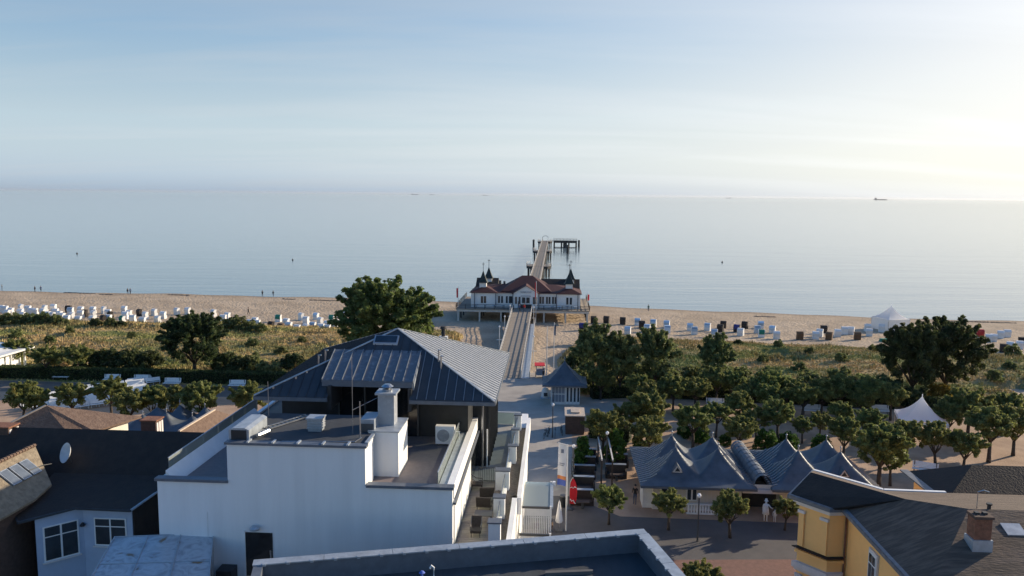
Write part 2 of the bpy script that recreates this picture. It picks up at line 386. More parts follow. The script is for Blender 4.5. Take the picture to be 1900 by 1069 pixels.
# ================================================================== SETTING: sea, beach, dune, promenade
def sea_material():
    m = bpy.data.materials.new('sea_water'); m.use_nodes = True
    n, l = m.node_tree.nodes, m.node_tree.links; b = n['Principled BSDF']
    b.inputs['Roughness'].default_value = 0.1; b.inputs['IOR'].default_value = 1.33
    b.inputs['Base Color'].default_value = (0.17, 0.235, 0.265, 1)
    g = n.new('ShaderNodeNewGeometry')
    hs = []
    for sx, sy, sc_, wgt in ((0.010, 0.075, 1.0, 1.0), (0.05, 0.30, 1.0, 0.5), (0.28, 1.1, 1.0, 0.22)):
        mp_ = n.new('ShaderNodeMapping'); mp_.inputs['Scale'].default_value = (sx, sy, 1); mp_.inputs['Rotation'].default_value = (0, 0, R(5 if sx < 0.02 else -4)); l.new(g.outputs['Position'], mp_.inputs[0])
        t = n.new('ShaderNodeTexNoise'); t.inputs['Scale'].default_value = sc_; t.inputs['Detail'].default_value = 4; t.inputs['Distortion'].default_value = 0.4; l.new(mp_.outputs[0], t.inputs['Vector'])
        mu = n.new('ShaderNodeMath'); mu.operation = 'MULTIPLY'; mu.inputs[1].default_value = wgt; l.new(t.outputs[0], mu.inputs[0]); hs.append(mu.outputs[0])
    a = n.new('ShaderNodeMath'); l.new(hs[0], a.inputs[0]); l.new(hs[1], a.inputs[1])
    a2 = n.new('ShaderNodeMath'); l.new(a.outputs[0], a2.inputs[0]); l.new(hs[2], a2.inputs[1])
    bp = n.new('ShaderNodeBump'); bp.inputs['Strength'].default_value = 0.2; bp.inputs['Distance'].default_value = 0.8
    l.new(a2.outputs[0], bp.inputs['Height']); l.new(bp.outputs[0], b.inputs['Normal'])
    MATS['sea_water'] = m
sea_material()
sea = MB().face((-40000, 120, 0), (40000, 120, 0), (40000, 40000, 0), (-40000, 40000, 0)).build('sea', 'sea_water')
tag(sea, 'calm pale blue sea reaching to the hazy horizon', 'sea', kind='structure')

SX = np.array([-700, -300, -152, -99, -48, 36, 76, 126, 300, 700.]); SY = np.array([250, 237, 229.9, 226.7, 222.5, 208.2, 198.6, 191.5, 168, 120.])
def vnoise(x, y, seed=0):
    """smooth value noise on arrays"""
    def h(i, j): return np.modf(np.abs(np.sin(i * 127.1 + j * 311.7 + seed * 74.7) * 43758.5453))[0]
    i, j = np.floor(x), np.floor(y); fx, fy = x - i, y - j; fx = fx * fx * (3 - 2 * fx); fy = fy * fy * (3 - 2 * fy)
    return (h(i, j) * (1 - fx) + h(i + 1, j) * fx) * (1 - fy) + (h(i, j + 1) * (1 - fx) + h(i + 1, j + 1) * fx) * fy
def sstep(a, b, x): t = np.clip((x - a) / (b - a), 0, 1); return t * t * (3 - 2 * t)
def shore(x): return np.interp(x, SX, SY) + 0.9 * np.sin(x * 0.11) + 0.5 * np.sin(x * 0.31 + 1)
def sand_z(x, y):
    s = shore(x) - y
    z = np.interp(s, [-40, 0, 5, 20, 50, 75, 96, 110], [-2.2, 0.0, 0.35, 0.8, 1.3, 2.0, 2.9, 2.95])
    f = sstep(6, 20, s)
    z = z + f * (0.10 * (vnoise(x * 0.22, y * 0.22, 1) - 0.5) + 0.12 * (vnoise(x * 0.9, y * 0.9, 2) - 0.5) + 0.10 * (vnoise(x * 1.9, y * 1.9, 5) - 0.5)) * (1 - sstep(92, 100, s))
    return z
def dune_mask(x, y):
    u = x * CT - y * ST; v = x * ST + y * CT
    s = shore(x) - y
    e = 55 + 5 * (vnoise(x * 0.06, y * 0.06, 3) - 0.5) + 3 * (vnoise(x * 0.3, y * 0.3, 4) - 0.5) - 5 * sstep(0, 60, x)
    m = sstep(e, e + 9, s)
    gapL = -13.5 - 4 * sstep(125, 150, v) + 1.6 * (vnoise(x * 0.2, y * 0.2, 8) - .5); gapR = 0.2 + 5 * sstep(128, 150, v) + 1.6 * (vnoise(x * 0.2, y * 0.2, 9) - .5)
    m = m * (1 - sstep(gapL - 3, gapL, u) * (1 - sstep(gapR, gapR + 3, u)))
    # sandy blow-out in the left dune
    bx, by = x + 78, y - 127
    a = R(24); p = bx * math.cos(a) + by * math.sin(a); q = -bx * math.sin(a) + by * math.cos(a)
    q = q + 1.5 * (vnoise(x * 0.15, y * 0.15, 12) - 0.5) * 2
    pn = vnoise(x * 0.11 + 3, y * 0.2, 31) * 0.7 + vnoise(x * 0.45, y * 0.6, 32) * 0.3
    m = m * (1 - 0.85 * sstep(0.70, 0.78, pn) * sstep(60, 66, s))
    m = m * (1 - 0.9 * np.exp(-(p / 9.5) ** 4 - (q / 2.3) ** 2))
    return m
def dune_z(x, y):
    m = dune_mask(x, y)
    hh = 1.1 + 0.9 * vnoise(x * 0.07, y * 0.07, 6) + 0.5 * vnoise(x * 0.25, y * 0.25, 7) + 0.15 * vnoise(x * 1.1, y * 1.1, 15)
    s = shore(x) - y
    hh = hh * (1 - 0.75 * sstep(75, 100, s)) * (0.28 + 0.72 * sstep(54, 76, s))
    v = x * ST + y * CT; hh = hh * sstep(104.5, 112, v)
    return sand_z(x, y) - 0.25 + m * (0.27 + hh)
def grid_mesh(name, xs, ys, zf, m, drop=None):
    X, Y = np.meshgrid(xs, ys); Z = zf(X, Y); nx, ny = len(xs), len(ys)
    V = np.stack([X.ravel(), Y.ravel(), Z.ravel()], 1)
    i = np.arange(nx - 1); j = np.arange(ny - 1); I, J = np.meshgrid(i, j); a = (J * nx + I).ravel()
    F = np.stack([a, a + 1, a + 1 + nx, a + nx], 1)
    if drop is not None:
        keep = drop(V[F].mean(1)); F = F[keep]
    return np_mesh(name, V, F, m, smooth=True)

# sand: dry pale sand with trodden relief, darker and smoother at the waterline
def sand_material():
    m = bpy.data.materials.new('sand'); m.use_nodes = True
    n, l = m.node_tree.nodes, m.node_tree.links; b = n['Principled BSDF']; b.inputs['Roughness'].default_value = 0.95; b.inputs['Specular IOR Level'].default_value = 0.1
    g = n.new('ShaderNodeNewGeometry')
    a = n.new('ShaderNodeTexNoise'); a.inputs['Scale'].default_value = 0.12; a.inputs['Detail'].default_value = 8; l.new(g.outputs['Position'], a.inputs['Vector'])
    c = n.new('ShaderNodeTexNoise'); c.inputs['Scale'].default_value = 1.6; c.inputs['Detail'].default_value = 6; l.new(g.outputs['Position'], c.inputs['Vector'])
    r = n.new('ShaderNodeValToRGB'); r.color_ramp.elements[0].position = 0.3; r.color_ramp.elements[0].color = (0.37, 0.285, 0.20, 1); r.color_ramp.elements[1].position = 0.7; r.color_ramp.elements[1].color = (0.52, 0.41, 0.295, 1)
    l.new(a.outputs[0], r.inputs[0])
    sp = n.new('ShaderNodeSeparateXYZ'); l.new(g.outputs['Position'], sp.inputs[0])
    wet = n.new('ShaderNodeMapRange'); wet.inputs[1].default_value = 0.03; wet.inputs[2].default_value = 0.42; l.new(sp.outputs[2], wet.inputs[0])
    mx = n.new('ShaderNodeMix'); mx.data_type = 'RGBA'; l.new(wet.outputs[0], mx.inputs[0]); mx.inputs[6].default_value = (0.26, 0.19, 0.135, 1); l.new(r.outputs[0], mx.inputs[7])
    l.new(mx.outputs[2], b.inputs['Base Color'])
    bp = n.new('ShaderNodeBump'); bp.inputs['Strength'].default_value = 0.9; bp.inputs['Distance'].default_value = 0.45; l.new(c.outputs[0], bp.inputs['Height']); l.new(bp.outputs[0], b.inputs['Normal'])
    MATS['sand'] = m
sand_material()
def dune_material(name, soil):
    m = bpy.data.materials.new(name); m.use_nodes = True
    n, l = m.node_tree.nodes, m.node_tree.links; b = n['Principled BSDF']; b.inputs['Roughness'].default_value = 0.95; b.inputs['Specular IOR Level'].default_value = 0.08
    g = n.new('ShaderNodeNewGeometry')
    mp_ = n.new('ShaderNodeMapping'); mp_.inputs['Scale'].default_value = (0.035, 0.075, 0.1); l.new(g.outputs['Position'], mp_.inputs[0])
    a = n.new('ShaderNodeTexNoise'); a.inputs['Scale'].default_value = 1.0; a.inputs['Detail'].default_value = 9; a.inputs['Roughness'].default_value = 0.68; l.new(mp_.outputs[0], a.inputs['Vector'])
    r = n.new('ShaderNodeValToRGB'); e = r.color_ramp.elements
    k = 1.9 if soil else 2.9
    e[0].position = 0.34; e[0].color = (0.055 * k, 0.070 * k, 0.024 * k, 1); e[1].position = 0.43; e[1].color = (0.110 * k, 0.110 * k, 0.040 * k, 1)
    for p_, c_ in ((0.49, (0.18, 0.142, 0.066)), (0.55, (0.20, 0.14, 0.07)), (0.61, (0.12, 0.115, 0.045)), (0.70, (0.23, 0.18, 0.085))):
        q = e.new(p_); q.color = (*[x * k for x in c_], 1)
    l.new(a.outputs[0], r.inputs[0])
    hs = n.new('ShaderNodeHueSaturation'); hs.inputs['Value'].default_value = 1.0
    ma = n.new('ShaderNodeMapRange'); ma.inputs[3].default_value = 0.78; ma.inputs[4].default_value = 1.22; l.new(g.outputs['Random Per Island'], ma.inputs[0])
    if not soil: l.new(ma.outputs[0], hs.inputs['Value'])
    l.new(r.outputs[0], hs.inputs['Color']); l.new(hs.outputs[0], b.inputs['Base Color'])
    if soil:
        c = n.new('ShaderNodeTexNoise'); c.inputs['Scale'].default_value = 2.5; c.inputs['Detail'].default_value = 6; l.new(g.outputs['Position'], c.inputs['Vector'])
        bp = n.new('ShaderNodeBump'); bp.inputs['Distance'].default_value = 0.3; l.new(c.outputs[0], bp.inputs['Height']); l.new(bp.outputs[0], b.inputs['Normal'])
    MATS[name] = m
dune_material('dune_soil', True); dune_material('dune_blades', False)
leaf_mat('marram_blades', (0.085, 0.075, 0.032), (0.18, 0.145, 0.065), (0.26, 0.19, 0.09), trans=0.3)

xs = np.concatenate([np.arange(-330, -170, 4), np.arange(-170, 150, 0.62), np.arange(150, 331, 4)])
ys_ = np.arange(96, 262, 0.62)
sand_o = link('beach', grid_mesh('beach', xs, ys_, sand_z, 'sand', drop=lambda c: (c[:, 2] > -1.2) & (shore(c[:, 0]) - c[:, 1] < 125)))
tag(sand_o, 'pale trodden sand beach along the water', 'beach', kind='structure')
xs2 = np.concatenate([np.arange(-330, -120, 4), np.arange(-120, 110, 0.7), np.arange(110, 331, 4)])
dune_o = link('dune', grid_mesh('dune', xs2, np.arange(98, 185, 0.7), dune_z, 'dune_soil', drop=lambda c: (dune_mask(c[:, 0], c[:, 1]) > 0.01) & (c[:, 0] * ST + c[:, 1] * CT > 104.0)))
tag(dune_o, 'low brown grassy dune between promenade and beach', 'dune', kind='structure')

def grass_field(name, label, n, x0, x1, y0, y1, seed, hmin, hmax, mname, test):
    g = np.random.default_rng(seed)
    x = g.uniform(x0, x1, n); y = g.uniform(y0, y1, n)
    k = test(x, y); x, y = x[k], y[k]; n = len(x)
    z = dune_z(x, y)
    V = []; F = []
    nb = 4
    for b in range(nb):
        a = g.uniform(0, 2 * math.pi, n); r = g.uniform(0, 0.22, n); h = g.uniform(hmin, hmax, n) * (0.6 + 0.8 * vnoise(x * 0.2, y * 0.2, 21)); w = g.uniform(0.05, 0.12, n); ln = g.uniform(0.1, 0.45, n) * h
        bx, by = x + r * np.cos(a), y + r * np.sin(a); dx, dy = -np.sin(a) * w, np.cos(a) * w
        p0 = np.stack([bx - dx, by - dy, z - 0.05], 1); p1 = np.stack([bx + dx, by + dy, z - 0.05], 1)
        p2 = np.stack([bx + np.cos(a) * ln, by + np.sin(a) * ln, z + h], 1)
        V.append(np.stack([p0, p1, p2], 1))
    V = np.concatenate(V, 0).reshape(-1, 3); F = np.arange(len(V)).reshape(-1, 3)
    o = link(name, np_mesh(name, V, F, mname)); tag(o, label, 'grass', kind='stuff'); return o
grass_field('dune_grass', 'dry brown and olive grass covering the dune', 105000, -125, 112, 101, 180, 5, 0.10, 0.34, 'dune_blades',
            lambda x, y: (dune_mask(x, y) > 0.45 * np.random.default_rng(3).random(len(x)) + 0.15) & (np.abs(x) < 0.72 * y + 6) & (x * ST + y * CT > 104.6))

grass_field('marram_grass', 'taller grey green marram grass clumps on the dune', 26000, -125, 112, 101, 180, 6, 0.35, 0.75, 'marram_blades',
            lambda x, y: (dune_mask(x, y) > 0.5) & (np.abs(x) < 0.72 * y + 6) & (x * ST + y * CT > 105.5) & (vnoise(x * 0.16, y * 0.3, 41) * 0.6 + vnoise(x * 0.6, y * 0.8, 42) * 0.4 > 0.56))
# promenade ground: gravel under the trees
mat('gravel', (0.33, 0.215, 0.14), 0.95, scale=0.35, bump=0.4, bscale=7, col2=(0.50, 0.345, 0.23), mask=(0.35, 0.68), detail=9)
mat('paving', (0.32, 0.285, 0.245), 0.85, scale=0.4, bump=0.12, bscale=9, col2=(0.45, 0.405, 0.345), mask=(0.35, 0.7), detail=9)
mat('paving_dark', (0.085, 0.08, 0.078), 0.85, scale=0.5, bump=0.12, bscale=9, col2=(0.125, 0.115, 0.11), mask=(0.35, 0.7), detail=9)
mat('asphalt_light', (0.12, 0.105, 0.09), 0.9, scale=0.5, bump=0.2, bscale=12, col2=(0.19, 0.165, 0.14), mask=(0.35, 0.7), detail=9)
mat('brick_paving', (0.20, 0.11, 0.085), 0.9, var=0.2, scale=3, bump=0.2, bscale=8)
mat('lawn', (0.045, 0.085, 0.022), 0.95, var=0.35, scale=1.2, bump=0.5, bscale=9)
def usheet(name, poly, z, m, label, cat):
    o = MB().face(*[tuple(W(u, v, z)) for u, v in poly]).build(name, m); tag(o, label, cat, kind='structure'); return o
usheet('ground', [(-700, -600), (700, -600), (700, 104.5), (-700, 104.5)], 3.0, 'gravel', 'tan gravel ground under the promenade trees', 'ground')
usheet('promenade', [(-2.2, 60), (1.6, 60), (2.2, 88), (2.6, 95), (10.5, 97), (10.5, 101), (4, 103.5), (-1.4, 106), (-1.4, 117), (-11, 117), (-11, 103), (-4, 72)], 3.004, 'paving', 'pale paved street leading to the footbridge', 'promenade')
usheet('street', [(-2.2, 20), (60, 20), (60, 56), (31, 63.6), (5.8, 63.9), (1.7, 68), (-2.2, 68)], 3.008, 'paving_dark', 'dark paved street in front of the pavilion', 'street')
usheet('path', [(-140, 98.6), (-12, 98.6), (-12, 104.2), (-140, 104.2)], 3.004, 'asphalt_light', 'grey path past the white benches', 'path')
#usheet('footpath', [(3, 99.2), (75, 94), (75, 97.6), (3, 102.4)], 3.004, 'asphalt_light', 'grey footpath along the right hedge', 'path')
usheet('brick_forecourt', [(4, 40), (18.5, 40), (18.5, 57.0), (9.0, 56.2)], 3.012, 'brick_paving', 'red brick paved patch at the yellow house', 'pavement')
usheet('lawn', [(15.0, 76.0), (19.2, 76.0), (20.2, 82.5), (15.6, 83.5)], 3.006, 'lawn', 'small green lawn behind the pavilion', 'lawn')
# weed wrack on the waterline
def wrack(px, py, ln, label):
    p = at(px, py, 0.35); mb = MB(); g = random.Random(int(px))
    n = max(6, int(ln * 3))
    for i in range(n):
        x = (i / n - 0.5) * ln + g.uniform(-.2, .2); y = g.uniform(-.35, .35); r = g.uniform(0.15, 0.4)
        mb.lathe([(r * 1.6, -0.12), (r * 1.3, 0.02), (r * 0.5, 0.10)], x, y, 7)
    z = float(sand_z(np.array([p.x]), np.array([p.y]))[0])
    o = mb.build('seaweed', 'pier_dark'); o.location = (p.x, p.y, z + 0.06); o.rotation_euler = (0, 0, R(-7)); tag(o, label, 'seaweed', 'seaweed heaps along the waterline')
for i, (px, py, ln) in enumerate(sorted(((143, 542, 8), (165, 544, 5), (198, 547, 4), (333, 548, 6), (537, 556, 4), (610, 559, 10), (1790, 597, 7), (1850, 599, 9), (1420, 589, 5)))):
    wrack(px, py, ln, ['dark seaweed heap on the sand, %s from the left along the waterline' % ORD[i]][0])
# ================================================================== HOTEL
G0 = 3.0
hotel = thing('hotel', 'white modern hotel with grey standing seam hipped roof and roof terrace', 'hotel', -13, 55, G0)
UL, UR, VF = -22.9, -5.65, 42.5
CL, CR = -18.7, -10.65          # stair-head block
poly = [(UL, 3), (UR, 3), (UR, 13.3), (CR, 13.3), (CR, 15.6), (CL, 15.6), (CL, 13.3), (UL, 13.3)]
m = MB(); n = len(poly)
m.add([(x, VF, z) for x, z in poly] + [(x, VF + 0.3, z) for x, z in poly], [tuple(range(n)), tuple(range(2 * n - 1, n - 1, -1))] + [(i, (i + 1) % n, n + (i + 1) % n, n + i) for i in range(n)])
m.build('front_wall', 'white_render', hotel)
MB().box(UL, UL + 0.3, VF + 0.3, 64.5, 3, 13.1).build('side_wall', 'white_render', hotel)
MB().box(UL + 0.3, -5.95, VF + 0.31, 64.4, 3, 12.95).build('building_core', 'anthracite', hotel)
for a, b, z in ((UL - 0.12, CL + 0.02, 13.3), (CR + 0.06, UR + 0.08, 13.3)):
    MB().box(a, b, VF - 0.12, VF + 0.42, z, z + 0.16).build('coping', 'slate_coping', hotel)
MB().box(CL - 0.1, CR + 0.1, VF - 0.12, VF + 0.4, 15.6, 15.74).build('coping', 'slate_coping', hotel)
for i in range(5):
    x = CL + 1.2 + i * 1.45
    MB().box(x, x + 0.12, VF - 0.14, VF + 0.46, 15.74, 15.82).build('coping_clip', 'zinc_light', hotel)
# stair head: side walls and flat felt roof
MB().box(CL, CL + 0.3, VF + 0.3, 48.6, 12.95, 15.6).build('side_wall', 'white_render', hotel)
MB().box(CR - 0.3, CR, VF + 0.3, 44.5, 12.95, 15.6).build('side_wall', 'white_render', hotel)
MB().box(CR - 0.75, CR - 0.45, 44.5, 48.6, 12.95, 15.6).build('side_wall', 'white_render', hotel)
MB().box(CL + 0.3, CR - 0.3, 48.3, 48.6, 12.95, 15.55).build('rear_wall', 'anthracite', hotel)
MB().box(CL + 0.02, CR - 0.02, VF + 0.41, 48.7, 15.6, 15.68).build('flat_roof', 'felt', hotel)
MB().box(CR - 0.12, CR + 0.07, VF + 0.4, 44.6, 15.68, 15.8).build('coping', 'zinc_light', hotel)
# chimney block with steel flue
ch = MB().box(CR - 0.4, -9.25, 45.0, 47.9, 12.95, 15.75).build('chimney_block', 'white_render', hotel)
MB().box(CR - 0.45, -9.2, 44.95, 47.95, 15.75, 15.83).build('cap', 'zinc_light', ch)
fl = MB().box(-10.75, -9.75, 46.2, 47.2, 15.83, 17.75).build('flue', 'zinc_aged_sunlit', hotel)
MB().box(-10.9, -9.6, 46.05, 47.35, 17.75, 17.87).build('cap', 'zinc_light', fl)
MB().lathe([(0.30, 17.87), (0.32, 18.0), (0.1, 18.1), (0.1, 18.13), (0.38, 18.16), (0.2, 18.3)], -10.25, 46.7, 12).build('cowl', 'steel', fl)
MB().box(-11.6, -10.75, 45.2, 46.9, 15.7, 16.45).build('duct', 'zinc_light', hotel)
MB().box(-11.55, -10.8, 45.15, 45.2, 15.72, 16.2).build('louvre', 'steel_dark', hotel)
# left duct box with curved top
m = MB()
prof = [(-18.75, 15.68), (-17.55, 15.68), (-17.55, 16.3), (-17.8, 16.42), (-18.5, 16.42), (-18.75, 16.3)]
m.add([(x, 42.95, z) for x, z in prof] + [(x, 45.8, z) for x, z in prof], [tuple(range(6)), tuple(range(11, 5, -1))] + [(i, (i + 1) % 6, 6 + (i + 1) % 6, 6 + i) for i in range(6)])
m.build('duct', 'zinc_light', hotel)
MB().box(-18.6, -17.7, 42.92, 42.95, 15.72, 16.3).build('louvre', 'anthracite', hotel)
MB().tube([(-17.2, 43.3, 15.9), (-16.9, 44.3, 15.9)], 0.13, 8).build('exhaust_pipe', 'steel', hotel)
vb = MB().box(-14.75, -13.95, 45.0, 45.7, 15.68, 16.45).build('roof_vent', 'zinc_light', hotel)
for i in range(4): MB().box(-14.8, -13.9, 44.95, 45.75, 15.85 + i * 0.15, 15.93 + i * 0.15).build('louvre', 'zinc_aged_sunlit', vb)
MB().box(-14.85, -13.85, 44.9, 45.8, 16.45, 16.53).build('cap', 'zinc_light', vb)
MB().tube([(-11.3, 44.0, 15.7), (-11.3, 44.0, 16.2), (-11.3, 44.0, 17.9)], [0.05, 0.05, 0.03], 6).build('antenna_mast', 'steel', hotel)
MB().tube([(-11.9, 44.6, 15.7), (-11.9, 44.6, 20.4)], 0.018, 5).build('lightning_rod', 'steel', hotel)
MB().tube([(-11.9, 44.6, 17.2), (-10.75, 46.6, 17.5)], 0.015, 5).build('stay', 'steel', hotel)
MB().tube([(-18.2, 47.8, 15.7), (-18.2, 47.8, 18.0)], 0.02, 5).build('lightning_rod', 'steel', hotel)
MB().tube([(-15.6, 42.9, 15.72), (-11.4, 43.2, 15.72), (-11.2, 43.9, 15.75)], 0.03, 5).build('cable', 'steel', hotel)
# roof terrace
MB().box(CR - 0.4, -6.5, VF + 0.31, 53.0, 12.95, 13.02).build('terrace_floor', 'terrace_tile', hotel)
MB().box(UL + 1.01, CL, VF + 0.31, 53.0, 12.95, 13.02).build('terrace_floor', 'terrace_tile', hotel)
MB().box(CL + 0.3, CR - 0.4, 48.6, 53.0, 12.95, 13.015).build('terrace_floor', 'terrace_tile', hotel)
MB().box(-6.5, -6.0, VF + 0.43, 56.5, 12.95, 13.38).build('parapet', 'zinc_light', hotel)
MB().box(-6.0, -5.6, VF + 0.43, 56.5, 12.6, 13.46).build('parapet', 'white_render', hotel)
MB().add([(UL + .3, VF + .43, 12.95), (UL + 1.0, VF + .43, 12.95), (UL + .9, VF + .43, 13.1), (UL + .3, VF + .43, 13.75), (UL + .3, 56.5, 12.95), (UL + 1.0, 56.5, 12.95), (UL + .9, 56.5, 13.1), (UL + .3, 56.5, 13.75)], [(0, 1, 2, 3), (7, 6, 5, 4), (2, 6, 7, 3), (1, 5, 6, 2), (0, 3, 7, 4)]).build('sloped_parapet', 'white_render', hotel)
MB().box(UL + 0.02, UL + 0.3, VF + 0.43, 56.5, 13.1, 13.36).build('parapet', 'zinc_light', hotel)
def glass_rail(u, v0, v1, z0, z1, n):
    L = (v1 - v0) / n
    for i in range(n):
        MB().box(u - 0.012, u + 0.012, v0 + i * L + 0.02, v0 + (i + 1) * L - 0.02, z0, z1).build('glass_panel', 'balustrade_glass', hotel)
    MB().box(u - 0.035, u + 0.035, v0, v1, z1, z1 + 0.05).build('handrail', 'zinc_light', hotel)
glass_rail(-6.56, 43.0, 56.0, 13.02, 14.1, 7)
glass_rail(-22.75, 43.6, 57.5, 13.36, 14.25, 6)
# penthouse below the roof
MB().box(-19.2, -5.95, 53.0, 64.6, 12.95, 16.45).build('penthouse_wall', 'anthracite', hotel)
MB().box(-15.0, -9.5, 52.85, 53.0, 13.05, 17.0).build('glazing', 'dark_glass', hotel)
for x in (-15.05, -13.2, -11.3, -9.45): MB().box(x - 0.05, x + 0.05, 52.75, 52.86, 13.05, 17.1).build('mullion', 'steel_dark', hotel)
MB().box(-15.05, -14.8, 50.1, 52.85, 15.6, 17.2).build('dormer_cheek', 'anthracite', hotel)
MB().box(-9.65, -9.4, 50.1, 52.85, 15.6, 17.1).build('dormer_cheek', 'anthracite', hotel)
# hipped roof
E0, E1, V0, V1, ZE = -19.95, -3.85, 49.85, 65.75, 16.5
AP = (-11.4, 55.6, 20.2)
def zfront(v): return ZE + (v - V0) * (AP[2] - ZE) / (AP[1] - V0)
hl = lambda u: V0 + (u - E0) * (AP[1] - V0) / (AP[0] - E0)
hr = lambda u: V0 + (E1 - u) * (AP[1] - V0) / (E1 - AP[0])
cu0, cu1, cv = -15.0, -9.5, 52.95
front = [[(E0, V0), (cu0, V0), (cu0, hl(cu0))], [(cu1, V0), (E1, V0), (cu1, hr(cu1))]]
mid = [(cu0, cv), (cu1, cv), (cu1, hr(cu1)), AP[:2], (cu0, hl(cu0))]
for q in front + [mid]:
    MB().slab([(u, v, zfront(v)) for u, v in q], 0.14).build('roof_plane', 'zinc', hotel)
MB().slab([(E1, V0, ZE), (E1, V1, ZE), AP], 0.14).build('roof_plane', 'zinc_aged_sunlit', hotel)  # same zinc as the other slopes, paler to carry the sunlight
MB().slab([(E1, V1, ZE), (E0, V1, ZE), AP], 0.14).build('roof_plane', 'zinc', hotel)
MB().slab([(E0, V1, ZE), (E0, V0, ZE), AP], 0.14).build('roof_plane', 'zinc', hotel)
for p, q in (((E0, V0), None), ((E1, V0), None), ((E1, V1), None), ((E0, V1), None)):
    MB().bar((p[0], p[1], ZE + 0.03), (AP[0], AP[1], AP[2] + 0.03), 0.16, 0.07).build('hip_cap', 'zinc_light', hotel)
for a, b in (((E0, V0), (cu0, V0)), ((cu1, V0), (E1, V0)), ((E1, V0), (E1, V1)), ((E1, V1), (E0, V1)), ((E0, V1), (E0, V0))):
    MB().bar((*a, ZE - 0.17), (*b, ZE - 0.17), 0.14, 0.24).build('eaves_gutter', 'slate_coping', hotel)
# standing seams, each its own piece
k = 0
v = V0 + 0.35
while v < V1 - 0.2:
    t = (v - V0) / (AP[1] - V0) if v < AP[1] else (V1 - v) / (V1 - AP[1])
    u1 = E1 + (AP[0] - E1) * t; z1 = ZE + (AP[2] - ZE) * t
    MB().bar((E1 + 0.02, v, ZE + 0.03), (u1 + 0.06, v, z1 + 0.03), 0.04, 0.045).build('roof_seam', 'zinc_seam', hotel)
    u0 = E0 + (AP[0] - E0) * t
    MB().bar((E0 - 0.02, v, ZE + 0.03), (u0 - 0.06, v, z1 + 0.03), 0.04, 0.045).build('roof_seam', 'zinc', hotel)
    v += 0.58
u = E0 + 0.4
while u < E1 - 0.2:
    vt = hl(u) if u < AP[0] else hr(u)
    vb_ = cv if cu0 < u < cu1 else V0
    if vt - vb_ > 0.2:
        MB().bar((u, vb_, zfront(vb_) + 0.03), (u, vt - 0.06, zfront(vt - 0.06) + 0.03), 0.045, 0.05).build('roof_seam', 'zinc_seam' if u > cu1 else 'zinc', hotel)  # seams right of the dormer paler, caught sunlight put into their colour
    u += 0.62
# dormer roof
dz0, dz1, dv0, dv1 = 17.55, 18.98, 50.45, 53.7
dm = MB().slab([(-15.55, dv0, dz0), (-9.35, dv0, dz0), (-9.35, dv1, dz1), (-15.55, dv1, dz1)], 0.16).build('dormer_roof', 'zinc_dormer', hotel)
MB().box(-15.5, -9.4, dv0 - .05, dv0 + .04, dz0 - 0.42, dz0 - 0.06).build('fascia', 'slate_coping', dm)
for i in range(10):
    x = -15.53 + i * 6.16 / 9
    MB().bar((x, dv0, dz0 + 0.04), (x, dv1, dz1 + 0.03), 0.045, 0.06).build('roof_seam', 'zinc_seam', dm)
m = MB().add([(-9.42, dv0 + .1, dz0 - 0.75), (-9.42, dv0 + .1, dz0 - 0.1), (-9.42, dv1 - .3, dz1 - 0.2), (-9.30, dv0 + .1, dz0 - 0.75), (-9.30, dv0 + .1, dz0 - 0.1), (-9.30, dv1 - .3, dz1 - 0.2)], [(0, 1, 2), (5, 4, 3), (0, 3, 4, 1), (1, 4, 5, 2), (2, 5, 3, 0)])
m.build('dormer_side', 'zinc_light', hotel)
# skylight, vent pipes, rear flue
def zf_pt(u, v, h): return (u, v, zfront(v) + h)
sk = MB().slab([zf_pt(-12.9, 54.15, .13), zf_pt(-11.15, 54.15, .13), zf_pt(-11.15, 54.85, .13), zf_pt(-12.9, 54.85, .13)], 0.2).build('skylight', 'zinc_light', hotel)
MB().slab([zf_pt(-12.8, 54.22, .16), zf_pt(-11.25, 54.22, .16), zf_pt(-11.25, 54.78, .16), zf_pt(-12.8, 54.78, .16)], 0.02).build('pane', 'window_glass', sk)
for (u, v, z) in ((-16.4, 52.7, 18.6), (-16.0, 53.0, 18.9), (-8.0, 52.9, 19.1), (-7.75, 52.3, 18.8)):
    MB().tube([(u, v, z - 1.0), (u, v, z + 0.15), (u + 0.2, v - 0.05, z + 0.15)], 0.06, 8).build('vent_pipe', 'steel', hotel)
rf = MB().box(-9.6, -8.9, 63.4, 64.1, 16.8, 18.2).build('flue', 'zinc_aged_sunlit', hotel)
MB().lathe([(0.16, 18.2), (0.16, 18.8), (0.28, 18.85), (0.22, 19.05)], -9.25, 63.75, 10).build('cowl', 'pier_dark', rf)
for i, (u, v) in enumerate(((-17.6, 51.2), (-18.9, 50.4), (-17.0, 51.7))):
    MB().box(u, u + .12, v, v + .12, zfront(v) if v < 55 else 18.0, (zfront(v) if v < 55 else 18.0) + .15).build('snow_hook', 'steel', hotel)
